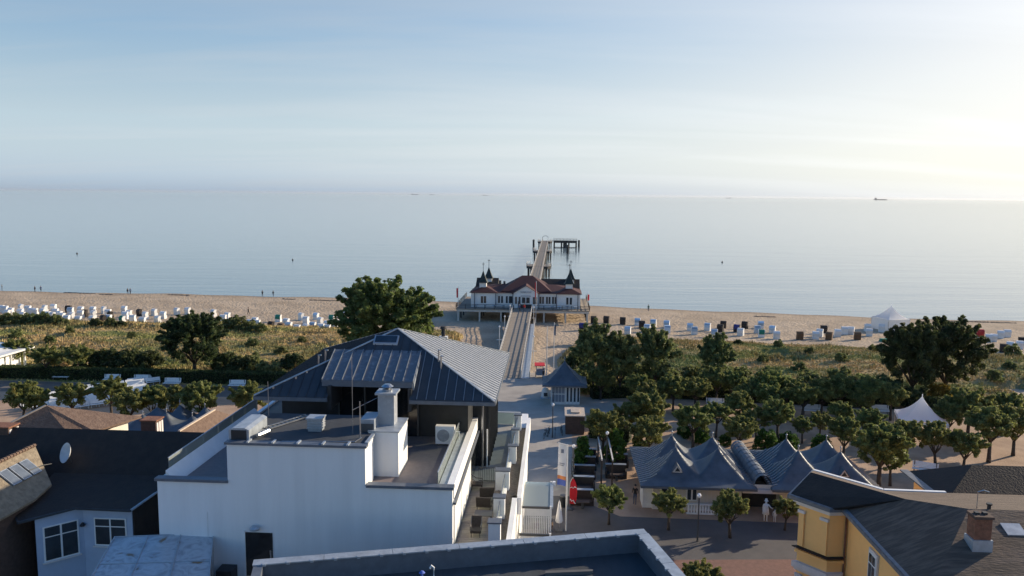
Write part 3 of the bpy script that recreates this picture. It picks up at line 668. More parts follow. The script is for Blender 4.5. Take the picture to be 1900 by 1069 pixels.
# right flank: white screens, dark glazing, downpipe, fins
MB().box(-5.95, -5.62, VF + 0.3, 43.0, 9.7, 12.6).build('flank_wall', 'white_render', hotel)
for a, b in ((43.1, 46.2), (46.35, 51.6)): MB().box(-5.64, -5.58, a, b, 9.85, 12.35).build('sliding_screen', 'white_paint', hotel)
MB().box(-5.9, -5.7, 43.0, 56.5, 9.7, 12.6).build('flank_glazing', 'dark_glass', hotel)
MB().box(-5.62, -5.45, VF + .1, 56.5, 12.36, 12.5).build('screen_track', 'slate_coping', hotel)
MB().box(-5.95, -5.0, 56.6, 65.2, 9.7, 16.4).build('flank_wall', 'anthracite', hotel)
for i in range(9): MB().box(-5.0, -4.72, 56.8 + i * 1.0, 56.92 + i * 1.0, 9.7, 16.3).build('facade_fin', 'anthracite', hotel)
MB().box(-5.0, -4.95, 65.0, 65.2, 3, 16.3).build('corner_trim', 'zinc_light', hotel)
MB().tube([(-5.35, 56.3, 16.3), (-5.1, 56.2, 16.0), (-5.2, 56.0, 15.2), (-5.2, 56.0, 9.7)], 0.08, 8).build('downpipe', 'steel', hotel)
MB().tube([(-4.9, 56.4, 12.6), (-4.9, 56.4, 9.7)], 0.06, 8).build('downpipe', 'white_paint', hotel)
# lower terrace on the right
MB().box(-5.7, -2.35, 40, 71.5, 3, 9.55).build('wing_wall', 'white_render', hotel)
MB().box(-5.7, -3.55, 40, 53.5, 9.55, 9.67).build('terrace_floor', 'anthracite', hotel)
for i in range(48): MB().box(-5.62, -3.56, 40.05 + i * .28, 40.31 + i * .28, 9.67, 9.70).build('plank', 'terrace_plank', hotel)
MB().box(-5.7, -3.55, 53.5, 71.5, 9.55, 9.68).build('terrace_floor', 'terrace_grey', hotel)
MB().box(-3.2, -2.62, 40, 66.5, 9.55, 9.72).build('planter_bed', 'pebble', hotel)
MB().box(-2.62, -2.3, 40, 50.0, 8.9, 10.05).build('planter_wall', 'white_render', hotel)
MB().box(-2.32, -2.02, 50.0, 68.5, 8.9, 10.05).build('planter_wall', 'white_render', hotel)
MB().box(-2.62, -2.0, 49.7, 50.0, 8.9, 10.05).build('planter_wall', 'white_render', hotel)
MB().box(-2.62, -2.32, 50.0, 66.5, 9.55, 9.715).build('planter_bed', 'pebble', hotel)
vp = [(43.2, 1.0), (47.0, 1.0), (51.8, 1.5), (57.2, .5), (61.4, .5), (65.6, .5)]
for i, (v, L) in enumerate(vp):
    x0 = -3.65 if L < 1.2 else -3.9
    if L < 0.8: x0 = -3.35
    pr_ = MB().box(x0, -2.95 if L > .8 else -2.75, v, v + (0.45 if L < 0.8 else 0.6), 9.55, 11.05).build('parapet_pier', 'white_render', hotel)
    MB().box(x0 - .05, -2.9 if L > .8 else -2.7, v - .05, v + (0.5 if L < 0.8 else 0.65), 11.05, 11.13).build('cap', 'slate_coping', pr_)
    if i < len(vp) - 1:
        xx = -3.25 if L > .8 else -3.05
        MB().box(xx - .15, xx + .15, v + 0.5, vp[i + 1][0], 9.55, 9.95).build('parapet', 'white_render', hotel)
        MB().box(xx - .012, xx + .012, v + 0.62, vp[i + 1][0] - 0.02, 9.95, 10.85).build('glass_panel', 'balustrade_glass', hotel)
        MB().box(xx - .03, xx + .03, v + 0.62, vp[i + 1][0] - 0.02, 10.85, 10.9).build('handrail', 'steel', hotel)
MB().box(-5.0, -2.9, 67.5, 67.53, 9.7, 10.75).build('glass_panel', 'balustrade_glass', hotel)
MB().box(-5.0, -2.9, 67.46, 67.56, 10.75, 10.82).build('handrail', 'white_paint', hotel)
def fence(parent, u0, u1, v, z0, z1, n, m_='steel_dark', along='u'):
    mb = MB()
    for i in range(n + 1):
        x = u0 + (u1 - u0) * i / n
        if along == 'u': mb.box(x - .012, x + .012, v - .012, v + .012, z0, z1)
        else: mb.box(v - .012, v + .012, x - .012, x + .012, z0, z1)
    if along == 'u': mb.box(u0, u1, v - .02, v + .02, z1, z1 + .04); mb.box(u0, u1, v - .02, v + .02, z0 + .05, z0 + .09)
    else: mb.box(v - .02, v + .02, u0, u1, z1, z1 + .04); mb.box(v - .02, v + .02, u0, u1, z0 + .05, z0 + .09)
    return mb.build('bar_railing', m_, parent)
fence(hotel, -5.2, -3.4, 53.4, 9.7, 10.7, 14)
# door and lamp on the front wall
dr = MB().box(-17.75, -16.15, VF - 0.05, VF + 0.02, 7.7, 10.35).build('door', 'dark_glass', hotel)
MB().box(-17.85, -17.75, VF - 0.09, VF, 7.7, 10.45).build('frame', 'white_paint', dr)
MB().box(-16.3, -16.22, VF - 0.1, VF - 0.05, 8.7, 9.3).build('handle', 'steel', dr)
wl_ = MB().lathe([(0.28, 10.62), (0.30, 10.72), (0.2, 10.82), (0.05, 10.85)], -17.1, VF - 0.25, 12).build('wall_lamp', 'zinc_light', hotel)
MB().tube([(-22.0, VF - .03, 3), (-22.0, VF - .03, 6)], .02, 5).build('conduit', 'zinc_light', hotel)
MB().box(-20.0, -19.97, VF - .02, VF, 3, 11.5).build('wall_joint', 'weathered_white', hotel)
MB().box(-19.2, -18.3, VF - 0.9, VF - 0.02, 3, 8.35).build('door_wing', 'anthracite', hotel)

# steel-framed balcony annex below the terrace
an = thing('balcony_annex', 'steel framed balconies with white ribbed screens beside the hotel terrace', 'balcony', -1.2, 52, G0)
MB().box(-2.0, 0.0, 41, 55.5, 6.2, 6.35).build('floor', 'terrace_plank', an)
for v in (41.2, 46.5, 50.8, 55.4):
    MB().box(-0.12, 0.0, v - .06, v + .06, 3, 9.1).build('post', 'white_paint', an)
for v in (46.5, 50.8):
    mb = MB()
    for i in range(15): mb.box(-1.98 + i * 0.125, -1.90 + i * 0.125, v - .03, v + .03, 6.4, 8.9)
    mb.build('ribbed_screen', 'white_paint', an)
    MB().box(-2.0, 0.0, v - .05, v + .05, 8.9, 9.05).build('beam', 'steel_dark', an)
MB().box(-2.0, 0.0, 55.2, 55.4, 6.35, 8.3).build('end_wall', 'white_render', an)
MB().box(-2.0, 0.0, 50.85, 55.5, 8.95, 9.0).build('glass_roof', 'balustrade_glass', an)
MB().box(-0.12, 0.1, 50.8, 55.5, 8.9, 9.05).build('beam', 'zinc_light', an)
fence(an, -1.95, -0.05, 48.9, 6.35, 7.3, 16); fence(an, -1.95, -0.05, 53.2, 6.35, 7.3, 16); fence(an, 46.5, 55.4, -0.06, 6.35, 7.3, 60, along='v')
MB().box(0.05, 0.25, 55.0, 55.25, 8.9, 9.2).build('flood_lamp', 'lamp_globe', an)
# terrace furniture
def armchair(name, label, u, v, z, rot, wide=0.95, mname='wicker_dark'):
    t = thing(name, label, 'chair', u, v, z, rot)
    w = wide / 2
    MB().box(-w, w, -.4, .4, .28, .42).build('seat', mname, t, local=True)
    mb = MB().add([(-w, .3, .4), (w, .3, .4), (w, .48, 1.0), (-w, .48, 1.0), (-w, .42, .4), (w, .42, .4), (w, .58, .98), (-w, .58, .98)], [(0, 1, 2, 3), (7, 6, 5, 4), (0, 4, 5, 1), (1, 5, 6, 2), (2, 6, 7, 3), (3, 7, 4, 0)])
    mb.build('backrest', mname, t, local=True)
    for sx in (-1, 1):
        MB().tube([(sx * w, -.35, .42), (sx * w, -.32, .64), (sx * w, .1, .66), (sx * w, .45, .95)], .035, 6).build('armrest', 'cushion_grey', t, local=True)
        for sy in (-.34, .34): MB().tube([(sx * (w - .05), sy, 0), (sx * (w - .06), sy, .3)], .025, 6).build('leg', 'steel_dark', t, local=True)
    return t
armchair('lounge_chair', 'grey wicker lounge chair with high back, farther of two on the hotel terrace', -4.35, 50.2, 9.7, R(185))
armchair('lounge_chair', 'grey wicker lounge chair with high back, nearer of two on the hotel terrace', -4.35, 48.5, 9.7, R(175))
armchair('terrace_chair', 'brown wicker chair at the near end of the hotel terrace', -4.5, 44.6, 9.7, R(0), .62)
armchair('terrace_chair', 'dark wicker chair in shade against the hotel terrace glazing', -5.2, 52.0, 9.7, R(90), .62)
def table(name, label, u, v, z, w, d, h, rot=0, top='cushion_grey', leg='steel_dark'):
    t = thing(name, label, 'table', u, v, z, rot)
    MB().box(-w / 2, w / 2, -d / 2, d / 2, h - .04, h).build('table_top', top, t, local=True)
    for sx in (-1, 1):
        for sy in (-1, 1): MB().box(sx * (w / 2 - .08) - .025, sx * (w / 2 - .08) + .025, sy * (d / 2 - .08) - .025, sy * (d / 2 - .08) + .025, 0, h - .04).build('leg', leg, t, local=True)
    return t
table('terrace_table', 'dark square table on the hotel terrace between the lounge chairs and brown chair', -4.2, 46.2, 9.7, 1.1, .9, .72)
table('terrace_table', 'small dark table with stools in the upper balcony annex bay', -1.0, 52.2, 6.35, .9, .8, .72, top='wood_dark')
table('terrace_table', 'round-looking dark table among chairs in the nearest balcony annex bay', -0.9, 47.6, 6.35, .8, .8, .72, top='wicker_dark')
armchair('balcony_chair', 'dark chair left of the table in the nearest balcony annex bay', -1.6, 47.7, 6.35, R(90), .5)
armchair('balcony_chair', 'dark chair in front of the table in the nearest balcony annex bay', -0.8, 46.9, 6.35, R(0), .5)
armchair('balcony_chair', 'olive cushioned chair in the upper balcony annex bay', -0.45, 52.0, 6.35, R(-90), .55, 'chair_brown')
# air conditioner on the roof terrace
ac = thing('air_conditioner', 'white air conditioner outdoor unit with round fan on the roof terrace', 'air conditioner', -7.3, 51.3, 13.02)
MB().box(-.65, .65, -.25, .25, .12, 1.35).build('casing', 'white_paint', ac, local=True)
fan = MB().lathe([(.42, 0), (.42, .03), (.36, .03), (.36, .02), (.1, .02), (.1, .05), (.02, .05)], 0, 0, 24).build('fan_grille', 'zinc_aged_sunlit', ac, local=True)
fan.rotation_euler = (R(90), 0, 0); fan.location = (-.12, -.25, .72)
MB().box(-.6, -.45, -.2, .2, 0, .12).build('foot', 'steel_dark', ac, local=True)
MB().box(.45, .6, -.2, .2, 0, .12).build('foot', 'steel_dark', ac, local=True)
MB().tube([(.65, 0, .9), (.95, 0, .95), (.95, 0, .3)], .05, 6).build('hose', 'white_paint', ac, local=True)
la = thing('ladder', 'aluminium ladder lying on the flat felt roof of the stair head', 'ladder', -16.6, 46.3, 15.72, R(-28))
for x in (-.22, .22): MB().box(x - .03, x + .03, -1.9, 1.9, .05, .13).build('rail', 'steel', la, local=True)
for i in range(12): MB().tube([(-.22, -1.75 + i * .32, .09), (.22, -1.75 + i * .32, .09)], .02, 6).build('rung', 'steel', la, local=True)
for i, (u, v, lab) in enumerate(((-14.2, 50.2, 'dark bistro table by the penthouse glazing under the dormer'),)):
    table('bistro_table', lab, -13.6, 51.2, 13.02, .8, .8, .74, top='wood_dark')
armchair('bistro_chair', 'dark rounded chair by the penthouse glazing under the dormer', -12.6, 51.0, 13.02, R(20), .6)

# ================================================================== FLAT-ROOFED BUILDING AT THE BOTTOM EDGE
fb = thing('flat_roof_building', 'dark flat roofed building with wide grey metal coping in the foreground', 'building', -4, 30, G0)
A = Vector((-14.6, 35.8)); B = Vector((5.04, 41.0)); dAB = (B - A).normalized(); nrm = Vector((dAB.y, -dAB.x))
C = B + nrm * 18; Dp = A + nrm * 18
def inset(p, a, b): return p + dAB * a + nrm * b
zt = 12.0
MB().prism([tuple(inset(p, a, b)) for p, a, b in ((A, .06, .06), (B, -.06, .06), (C, -.06, 0), (Dp, .06, 0))], 3, 10.9).build('building_walls', 'anthracite', fb)
MB().prism([tuple(p) for p in (A + dAB * .06 + nrm * .06, B - dAB * .06 + nrm * .06, B - dAB * .06 + nrm * .5, A + dAB * .06 + nrm * .5)], 10.9, zt - .04).build('parapet', 'slate_coping', fb)
MB().prism([tuple(p) for p in (B - dAB * .06 + nrm * .5, C - dAB * .06, C - dAB * .5, B - dAB * .5 + nrm * .5)], 10.9, zt - .04).build('parapet', 'slate_coping', fb)
MB().prism([tuple(p) for p in (A + dAB * .06 + nrm * .5, Dp + dAB * .06, Dp + dAB * .5, A + dAB * .5 + nrm * .5)], 10.9, zt - .04).build('parapet', 'slate_coping', fb)
MB().prism([tuple(p) for p in (A + dAB * .5 + nrm * .5, B - dAB * .5 + nrm * .5, C - dAB * .5, Dp + dAB * .5)], 10.9, 10.95).build('flat_roof', 'felt', fb)
L = (B - A).length; nsh = 6
for i in range(nsh):
    a0, a1 = L * i / nsh + .012, L * (i + 1) / nsh - .012
    MB().prism([tuple(A + dAB * a + nrm * b) for a, b in ((a0, -.03), (a1, -.03), (a1, .56), (a0, .56))], zt - .04, zt + .02).build('coping_sheet', 'zinc_light', fb)
    for j in range(3):
        a = L * (i + (j + .5) / 3) / nsh
        MB().prism([tuple(A + dAB * x + nrm * b) for x, b in ((a - .08, .45), (a + .08, .45), (a + .08, .64), (a - .08, .64))], zt - .06, zt + .045).build('coping_clip', 'zinc_light', fb)
for i in range(5):
    b0, b1 = .58 + i * 3.4, .56 + (i + 1) * 3.4 - .02
    MB().prism([tuple(B + dAB * a + nrm * b) for a, b in ((-.6, b0), (.03, b0), (.03, b1), (-.6, b1))], zt - .04, zt + .02).build('coping_sheet', 'zinc_light', fb)
    for j in range(3):
        b = b0 + (j + .5) * 3.4 / 3
        MB().prism([tuple(B + dAB * a + nrm * x) for a, x in ((-.68, b - .08), (-.5, b - .08), (-.5, b + .08), (-.68, b + .08))], zt - .06, zt + .045).build('coping_clip', 'zinc_light', fb)
q = uv_at(805, 1062, 11.2)
MB().tube([(q[0], q[1], 10.9), (q[0], q[1], 11.45), (q[0] - .12, q[1], 11.55), (q[0] - .2, q[1], 11.4)], .05, 8).build('vent_pipe', 'white_paint', fb)
q = uv_at(783, 1067, 11.2)
MB().lathe([(.06, 10.9), (.06, 11.3), (.16, 11.32), (.05, 11.42)], q[0], q[1], 10).build('roof_vent', 'banner_blue', fb)
q = uv_at(1045, 1060, 11.0)
MB().prism([(q[0] - .9, q[1] - .5), (q[0] + 1.5, q[1] - .1), (q[0] + 1.5, q[1] + .1), (q[0] - .9, q[1] - .25)], 10.95, 11.12).build('roof_hatch', 'cushion_grey', fb)
# low white wall and canopy at the left
gc = thing('glass_canopy', 'slanting glass canopy with white frame at the bottom left edge', 'canopy', -21, 39, G0)
c0, c1, c2, c3 = [(*uv_at(px, py, z), z) for px, py, z in ((213, 997, 10.0), (396, 990, 10.0), (385, 1100, 9.6), (150, 1105, 9.6))]
c0, c1, c2, c3 = map(Vector, (c0, c1, c2, c3))
def lerp(a, b, t): return a + (b - a) * t
for i in range(3):
    for j in range(2):
        p = [lerp(lerp(c0, c1, x), lerp(c3, c2, x), y) for x, y in ((i / 3, j / 2), ((i + 1) / 3, j / 2), ((i + 1) / 3, (j + 1) / 2), (i / 3, (j + 1) / 2))]
        ctr = sum(p, Vector()) / 4
        MB().slab([tuple(lerp(x, ctr, .02)) for x in p], .02).build('glass_pane', 'polycarbonate', gc)
for i in range(4): MB().bar(lerp(c0, c1, i / 3) + Vector((0, 0, .03)), lerp(c3, c2, i / 3) + Vector((0, 0, .03)), .05, .06).build('glazing_bar', 'zinc_light', gc)
for i in range(3): MB().bar(lerp(c0, c3, i / 2) + Vector((0, 0, .02)), lerp(c1, c2, i / 2) + Vector((0, 0, .02)), .06, .05).build('glazing_bar', 'zinc_light', gc)
lowz = Vector((0, 0, -2.4))
for i in range(3):
    p = [lerp(c1, c2, i / 3), lerp(c1, c2, (i + 1) / 3)]
    MB().slab([tuple(p[0]), tuple(p[1]), tuple(p[1] + lowz), tuple(p[0] + lowz)], .02, (-1, 0, 0)).build('glass_pane', 'polycarbonate', gc)
    MB().bar(p[0], p[0] + lowz, .06, .06).build('post', 'zinc_light', gc)
    p = [lerp(c0, c3, i / 3), lerp(c0, c3, (i + 1) / 3)]
    MB().bar(p[0], p[0] + Vector((0, 0, -6.5)), .06, .06).build('post', 'zinc_light', gc)
MB().prism([(c0.x - .2, c0.y), (c1.x, c1.y), (c2.x, c2.y), (c3.x, c3.y)], 3, 7.4).build('base_block', 'weathered_white', gc)
MB().prism([(c0.x + .6, c0.y - 1.6), (c0.x + 2.6, c0.y - 1.4), (c0.x + 3.0, c0.y - 2.6), (c0.x + .9, c0.y - 2.8)], 7.4, 8.5).build('storage_box', 'sheet_tan', gc)
MB().prism([(c0.x + 3.2, c0.y - 2.0), (c0.x + 4.6, c0.y - 1.8), (c0.x + 4.9, c0.y - 3.6), (c0.x + 3.4, c0.y - 3.7)], 7.4, 8.2).build('storage_box', 'white_paint', gc)
# ================================================================== PAVILIONS WITH CONCAVE SPIRE ROOFS
def spire_roof(parent, u0, u1, v0, v1, ze, spires, hw, hh, skirt=0.85, res=0.17, seam=0.48, m_='blue_metal_roof', seam_m='blue_metal_seam'):
    us = np.arange(u0, u1 + 1e-6, (u1 - u0) / round((u1 - u0) / res)); vs = np.arange(v0, v1 + 1e-6, (v1 - v0) / round((v1 - v0) / res))
    def zf(U, V):
        d = np.minimum(np.minimum(U - u0, u1 - U), np.minimum(V - v0, v1 - V)); d = np.clip(d, 0, None)
        z = ze + np.minimum(d * 0.3, skirt)
        s = np.zeros_like(z)
        for su, sv, k in spires:
            r = np.clip(np.maximum(np.abs(U - su), np.abs(V - sv)) / hw, 0, 1)
            s = np.maximum(s, k * hh * (0.58 * (1 - r) + 0.42 * (1 - r) ** 2.6))
        return z + s
    U, V = np.meshgrid(us, vs); Z = zf(U, V); bu = BASE[parent.name]
    nx, ny = len(us), len(vs)
    P = np.stack([U.ravel() - bu[0], V.ravel() - bu[1], Z.ravel() - bu[2]], 1)
    I, J = np.meshgrid(np.arange(nx - 1), np.arange(ny - 1)); a = (J * nx + I).ravel(); F = np.stack([a, a + 1, a + 1 + nx, a + nx], 1)
    o = link('roof', np_mesh('roof', P, F, m_), parent); BASE[o.name] = bu
    MB().box(u0 + .02, u1 - .02, v0 + .02, v1 - .02, ze - .22, ze - .02).build('eaves', 'slate_coping', o)
    # seams run up the slope from the long side eaves
    mb = MB(); v = v0 + 0.3
    while v < v1 - 0.2:
        for side in (0, 1):
            prev = None
            for t in np.arange(0, (u1 - u0) / 2, 0.3):
                uu = u0 + t if side == 0 else u1 - t
                d = min(v - v0, v1 - v)
                z = float(zf(np.array([uu]), np.array([v]))[0]) + .03
                # stop where the face turns to the front or back
                near = [s for s in spires if abs(uu - s[0]) < hw and abs(v - s[1]) < hw]
                if near:
                    s = min(near, key=lambda s: max(abs(uu - s[0]), abs(v - s[1])))
                    if abs(v - s[1]) > abs(uu - s[0]) or (side == 0 and uu > s[0]) or (side == 1 and uu < s[0]): break
                elif t > d: break
                if prev: mb.bar(prev, (uu, v, z), .045, .07)
                prev = (uu, v, z)
        v += seam
    so = mb.build('roof_seams', seam_m, o); so['kind'] = 'stuff'
    for su, sv, k in spires:
        zt_ = float(zf(np.array([su]), np.array([sv]))[0])
        MB().tube([(su, sv, zt_ - .1), (su, sv, zt_ + .25), (su, sv, zt_ + .5 * k)], [.05, .035, .012], 6).build('finial', seam_m, o)
        MB().lathe([(.02, zt_ + .2), (.1, zt_ + .28), (.02, zt_ + .36)], su, sv, 8).build('finial_ball', seam_m, o)
    return o
pv = thing('pavilion', 'long cream pavilion with eight curved blue metal spires beside the street', 'pavilion', 17.6, 69.5, G0)
for (a, b) in ((8.7, 16.3), (19.6, 26.8)):
    MB().box(a, b, 65.7, 73.6, 3.0, 5.45).build('wall', 'cream_wall', pv)
MB().box(16.3, 19.6, 67.0, 73.0, 3.0, 5.3).build('passage_wall', 'anthracite', pv)
spire_roof(pv, 7.5, 17.3, 64.3, 74.8, 5.6, [(10.8, 67.3, 1), (14.5, 67.3, 1), (11.0, 70.9, .95), (14.7, 70.9, .95)], 2.2, 2.2, skirt=.42)
spire_roof(pv, 18.5, 27.9, 64.3, 74.8, 5.6, [(21.4, 67.3, 1), (25.0, 67.3, 1), (21.4, 70.9, .95), (25.0, 70.9, .95)], 2.2, 2.2, skirt=.42)
mb = MB(); nv = 18
for i in range(nv):                       # barrel vault between the two roofs
    v = 65.0 + i * 9.4 / nv
    ring = [(17.9 - .72 * math.cos(t), 5.75 + .85 * math.sin(t)) for t in np.linspace(0, math.pi, 9)]
    for j in range(8):
        (xa, za), (xb, zb) = ring[j], ring[j + 1]
        s = .04 if i % 2 else 0
        mb.face((xa, v, za + s), (xb, v, zb + s), (xb, v + 9.4 / nv, zb + s), (xa, v + 9.4 / nv, za + s))
mb.build('barrel_vault', 'zinc_dormer', pv)
MB().prism([(17.2, 65.0), (18.6, 65.0), (18.6, 65.05), (17.2, 65.05)], 5.4, 5.75).build('vault_gable', 'cream_wall', pv)
MB().box(16.2, 19.7, 64.9, 65.1, 5.0, 5.35).build('passage_beam', 'stone_trim', pv)
for (u, w, z0, z1) in ((11.6, .9, 3.9, 5.2), (9.4, 1.2, 4.3, 5.2), (21.0, 1.0, 3.9, 5.2), (23.4, 1.0, 3.9, 5.2)):
    wi = MB().box(u, u + w, 65.62, 65.7, z0, z1).build('window', 'white_paint', pv)
    for i in range(2): MB().box(u + .08 + i * w / 2, u + w / 2 - .06 + i * w / 2, 65.6, 65.63, z0 + .1, z1 - .1).build('pane', 'window_glass', wi)
for i in range(24): MB().box(8.75 + i * .31, 8.79 + i * .31, 65.66, 65.705, 3.1, 5.4).build('wall_batten', 'stone_trim', pv)
mb = MB()
for i in range(16): mb.lathe([(.07, 3.15), (.11, 3.4), (.05, 3.7), (.09, 3.85)], 11.7 + i * .24, 64.9, 8)
mb.box(11.5, 15.6, 64.8, 65.0, 3.85, 3.95); mb.box(11.5, 15.6, 64.8, 65.0, 3.02, 3.14); mb.build('balustrade', 'white_paint', pv)
MB().box(7.9, 8.7, 66, 68, 3.0, 5.2).build('side_porch', 'weathered_white', pv)
for su, sv in ((10.75, 65.55), (24.8, 65.6)):
    MB().add([(su - .42, sv, 6.42), (su + .42, sv, 6.42), (su, sv, 7.05), (su - .42, sv + .9, 6.42), (su + .42, sv + .9, 6.42), (su, sv + .9, 7.05)], [(0, 1, 2), (5, 4, 3), (0, 2, 5, 3), (1, 4, 5, 2), (0, 3, 4, 1)]).build('dormer', 'stone_trim', pv)
    MB().add([(su - .25, sv - .02, 6.5), (su + .25, sv - .02, 6.5), (su, sv - .02, 6.88)], [(0, 1, 2)]).build('dormer_pane', 'anthracite', pv)
    MB().add([(su - .5, sv - .08, 6.40), (su, sv - .08, 7.12), (su, sv + 1.1, 7.12), (su - .5, sv + 1.1, 6.40), (su + .5, sv - .08, 6.40), (su + .5, sv + 1.1, 6.40)], [(0, 1, 2, 3), (1, 4, 5, 2)]).build('dormer_roof', 'blue_metal_roof', pv)
lp = thing('pavilion', 'small pavilion with striped curved spires behind the shaded slate roof', 'pavilion', -40.5, 79.5, G0)
MB().box(-45, -36.6, 77.6, 82.6, 3, 4.9).build('wall', 'cream_wall', lp)
spire_roof(lp, -46, -35.6, 76.4, 84, 4.95, [(-43.6, 78.6, .8), (-41.0, 78.6, 1.1), (-38.2, 78.6, .8), (-43.6, 81.6, .8), (-41.0, 81.6, 1.1), (-38.2, 81.6, .9)], 1.3, 1.25, skirt=.45)

# ================================================================== YELLOW HOUSE
yh = thing('yellow_house', 'yellow rendered house with stone trim and dark bitumen hipped roof', 'house', 24, 44, G0)
Ev = {0: (18.0, 36.5), 1: (17.95, 47.3), 2: (17.1, 47.2), 3: (15.27, 49.3), 4: (18.3, 54.0), 5: (21.7, 50.6), 6: (25.6, 50.5), 7: (36, 50.5), 8: (36, 36.5)}
ZY = 11.0
W1, W2, R2_, R3_ = (17.0, 50.7, 12.05), (20.9, 45.7, 12.35), (22.9, 42.6, 13.1), (36, 42.6, 13.1)
e = lambda i: (*Ev[i], ZY)
for fs in ((e(3), e(2), W2, W1), (e(2), e(1), W2)): MB().slab(fs, .12).build('roof_plane', 'slate_and_shade', yh)  # averted wing slopes darker than the bitumen, shade put into the colour
MB().slab((e(1), e(0), R2_), .12).build('roof_plane', 'bitumen_roof', yh)
MB().slab((e(1), R2_, W2), .12).build('roof_plane', 'bitumen_roof', yh)
MB().slab((e(0), e(8), R3_, R2_), .12).build('roof_plane', 'bitumen_roof', yh)
for fs in ((W1, W2, e(5), e(4)), (W2, R2_, e(5)), (R2_, R3_, e(7), e(6)), (R2_, e(6), e(5)), (e(3), W1, e(4))): MB().slab(fs, .12).build('roof_plane', 'bitumen_roof', yh)
def ring(idx, off):
    pts = [Vector(Ev[i]) for i in idx]; out = []
    n = len(pts)
    for i in range(n):
        a, b, c = pts[i - 1], pts[i], pts[(i + 1) % n]
        n1 = Vector((b - a).normalized()); n2 = Vector((c - b).normalized()); k1 = Vector((n1.y, -n1.x)); k2 = Vector((n2.y, -n2.x)); k = (k1 + k2)
        k = k / max(0.3, k.dot(k1)) if k.length > 1e-3 else k1
        out.append(tuple(b + k * off))
    return out
cyc = [0, 8, 7, 6, 5, 4, 3, 2, 1]         # counter-clockwise
MB().prism(ring(cyc, -.55), 3, ZY - .05).build('wall', 'yellow_wall', yh)
def trim_band(name, z0, z1, off, m_, off0=-.6, seg=((0, 1), (1, 2), (2, 3), (3, 4))):
    o_ = dict(zip(cyc, ring(cyc, off))); i_ = dict(zip(cyc, ring(cyc, off0)))
    for a, b in seg: MB().prism([o_[a], o_[b], i_[b], i_[a]], z0, z1).build(name, m_, yh)
trim_band('cornice', ZY - .42, ZY - .2, -.2, 'stone_trim', -.56); trim_band('cornice', ZY - .62, ZY - .42, -.38, 'stone_trim', -.56)
trim_band('eaves_gutter', ZY - .2, ZY + .02, .12, 'zinc_dormer', -.1)
trim_band('eaves_flashing', ZY + .03, ZY + .06, .08, 'zinc_dormer', -.55)
trim_band('string_course', 7.55, 7.62, -.25, 'slate_and_shade', -.56, seg=((1, 2), (2, 3)))
trim_band('string_course', 7.2, 7.4, -.40, 'yellow_wall', -.56, seg=((1, 2), (2, 3)))
trim_band('string_course', 6.2, 6.6, -.28, 'stone_trim', -.56, seg=((1, 2), (2, 3))); trim_band('string_course', 6.0, 6.2, -.42, 'stone_trim', -.56, seg=((1, 2), (2, 3)))
wr = dict(zip(cyc, ring(cyc, -.55)))
p3, p2, p1, p0 = (Vector(wr[i]) for i in (3, 2, 1, 0))
d32 = (p2 - p3).normalized(); n32 = Vector((d32.y, -d32.x))
if n32.dot(Vector((-1, -1))) < 0: n32 = -n32
L32 = (p2 - p3).length
for t0, t1 in ((.05, .42), (L32 - .5, L32 - .05)):
    for z0, z1 in ((7.7, 9.9), (3.2, 5.6)):
        MB().prism([tuple(p3 + d32 * t + n32 * o_) for t, o_ in ((t0, -.02), (t0, .12), (t1, .12), (t1, -.02))], z0, z1).build('pilaster', 'yellow_wall', yh)
        MB().prism([tuple(p3 + d32 * t + n32 * o_) for t, o_ in ((t0 - .06, -.02), (t0 - .06, .18), (t1 + .06, .18), (t1 + .06, -.02))], z1, z1 + .18).build('pilaster_cap', 'stone_trim', yh)
# window on the long left wall
uw = p1.x
wd = MB().box(uw - .1, uw + .05, 43.1, 44.3, 7.55, 9.95).build('window', 'stone_trim', yh)
MB().box(uw - .13, uw - .09, 43.22, 44.18, 7.7, 9.8).build('sash', 'white_paint', wd)
for a, b, z0, z1 in ((43.3, 43.66, 7.8, 9.1), (43.74, 44.1, 7.8, 9.1), (43.3, 43.66, 9.2, 9.7), (43.74, 44.1, 9.2, 9.7)): MB().box(uw - .15, uw - .12, a, b, z0, z1).build('pane', 'window_glass', wd)
MB().box(uw - .3, uw + .02, 42.95, 44.45, 7.38, 7.52).build('sill', 'slate_and_shade', wd)
wd = MB().box(uw - .1, uw + .05, 39.4, 40.6, 7.55, 9.95).build('window', 'stone_trim', yh)
MB().box(uw - .13, uw - .09, 39.52, 40.48, 7.7, 9.8).build('sash', 'white_paint', wd)
MB().box(uw - .15, uw - .12, 39.6, 40.4, 7.8, 9.7).build('pane', 'window_glass', wd)
MB().tube([(uw - .12, p1.y - .1, 3), (uw - .12, p1.y - .1, ZY - .5)], .06, 8).build('downpipe', 'brick', yh)
# edge trims on the far eaves
MB().bar((*Ev[4], ZY + .05), (*Ev[5], ZY + .05), .25, .08).build('eaves_trim', 'white_paint', yh)
MB().bar((*Ev[5], ZY + .05), (*Ev[6], ZY + .05), .25, .08).build('eaves_trim', 'white_paint', yh)
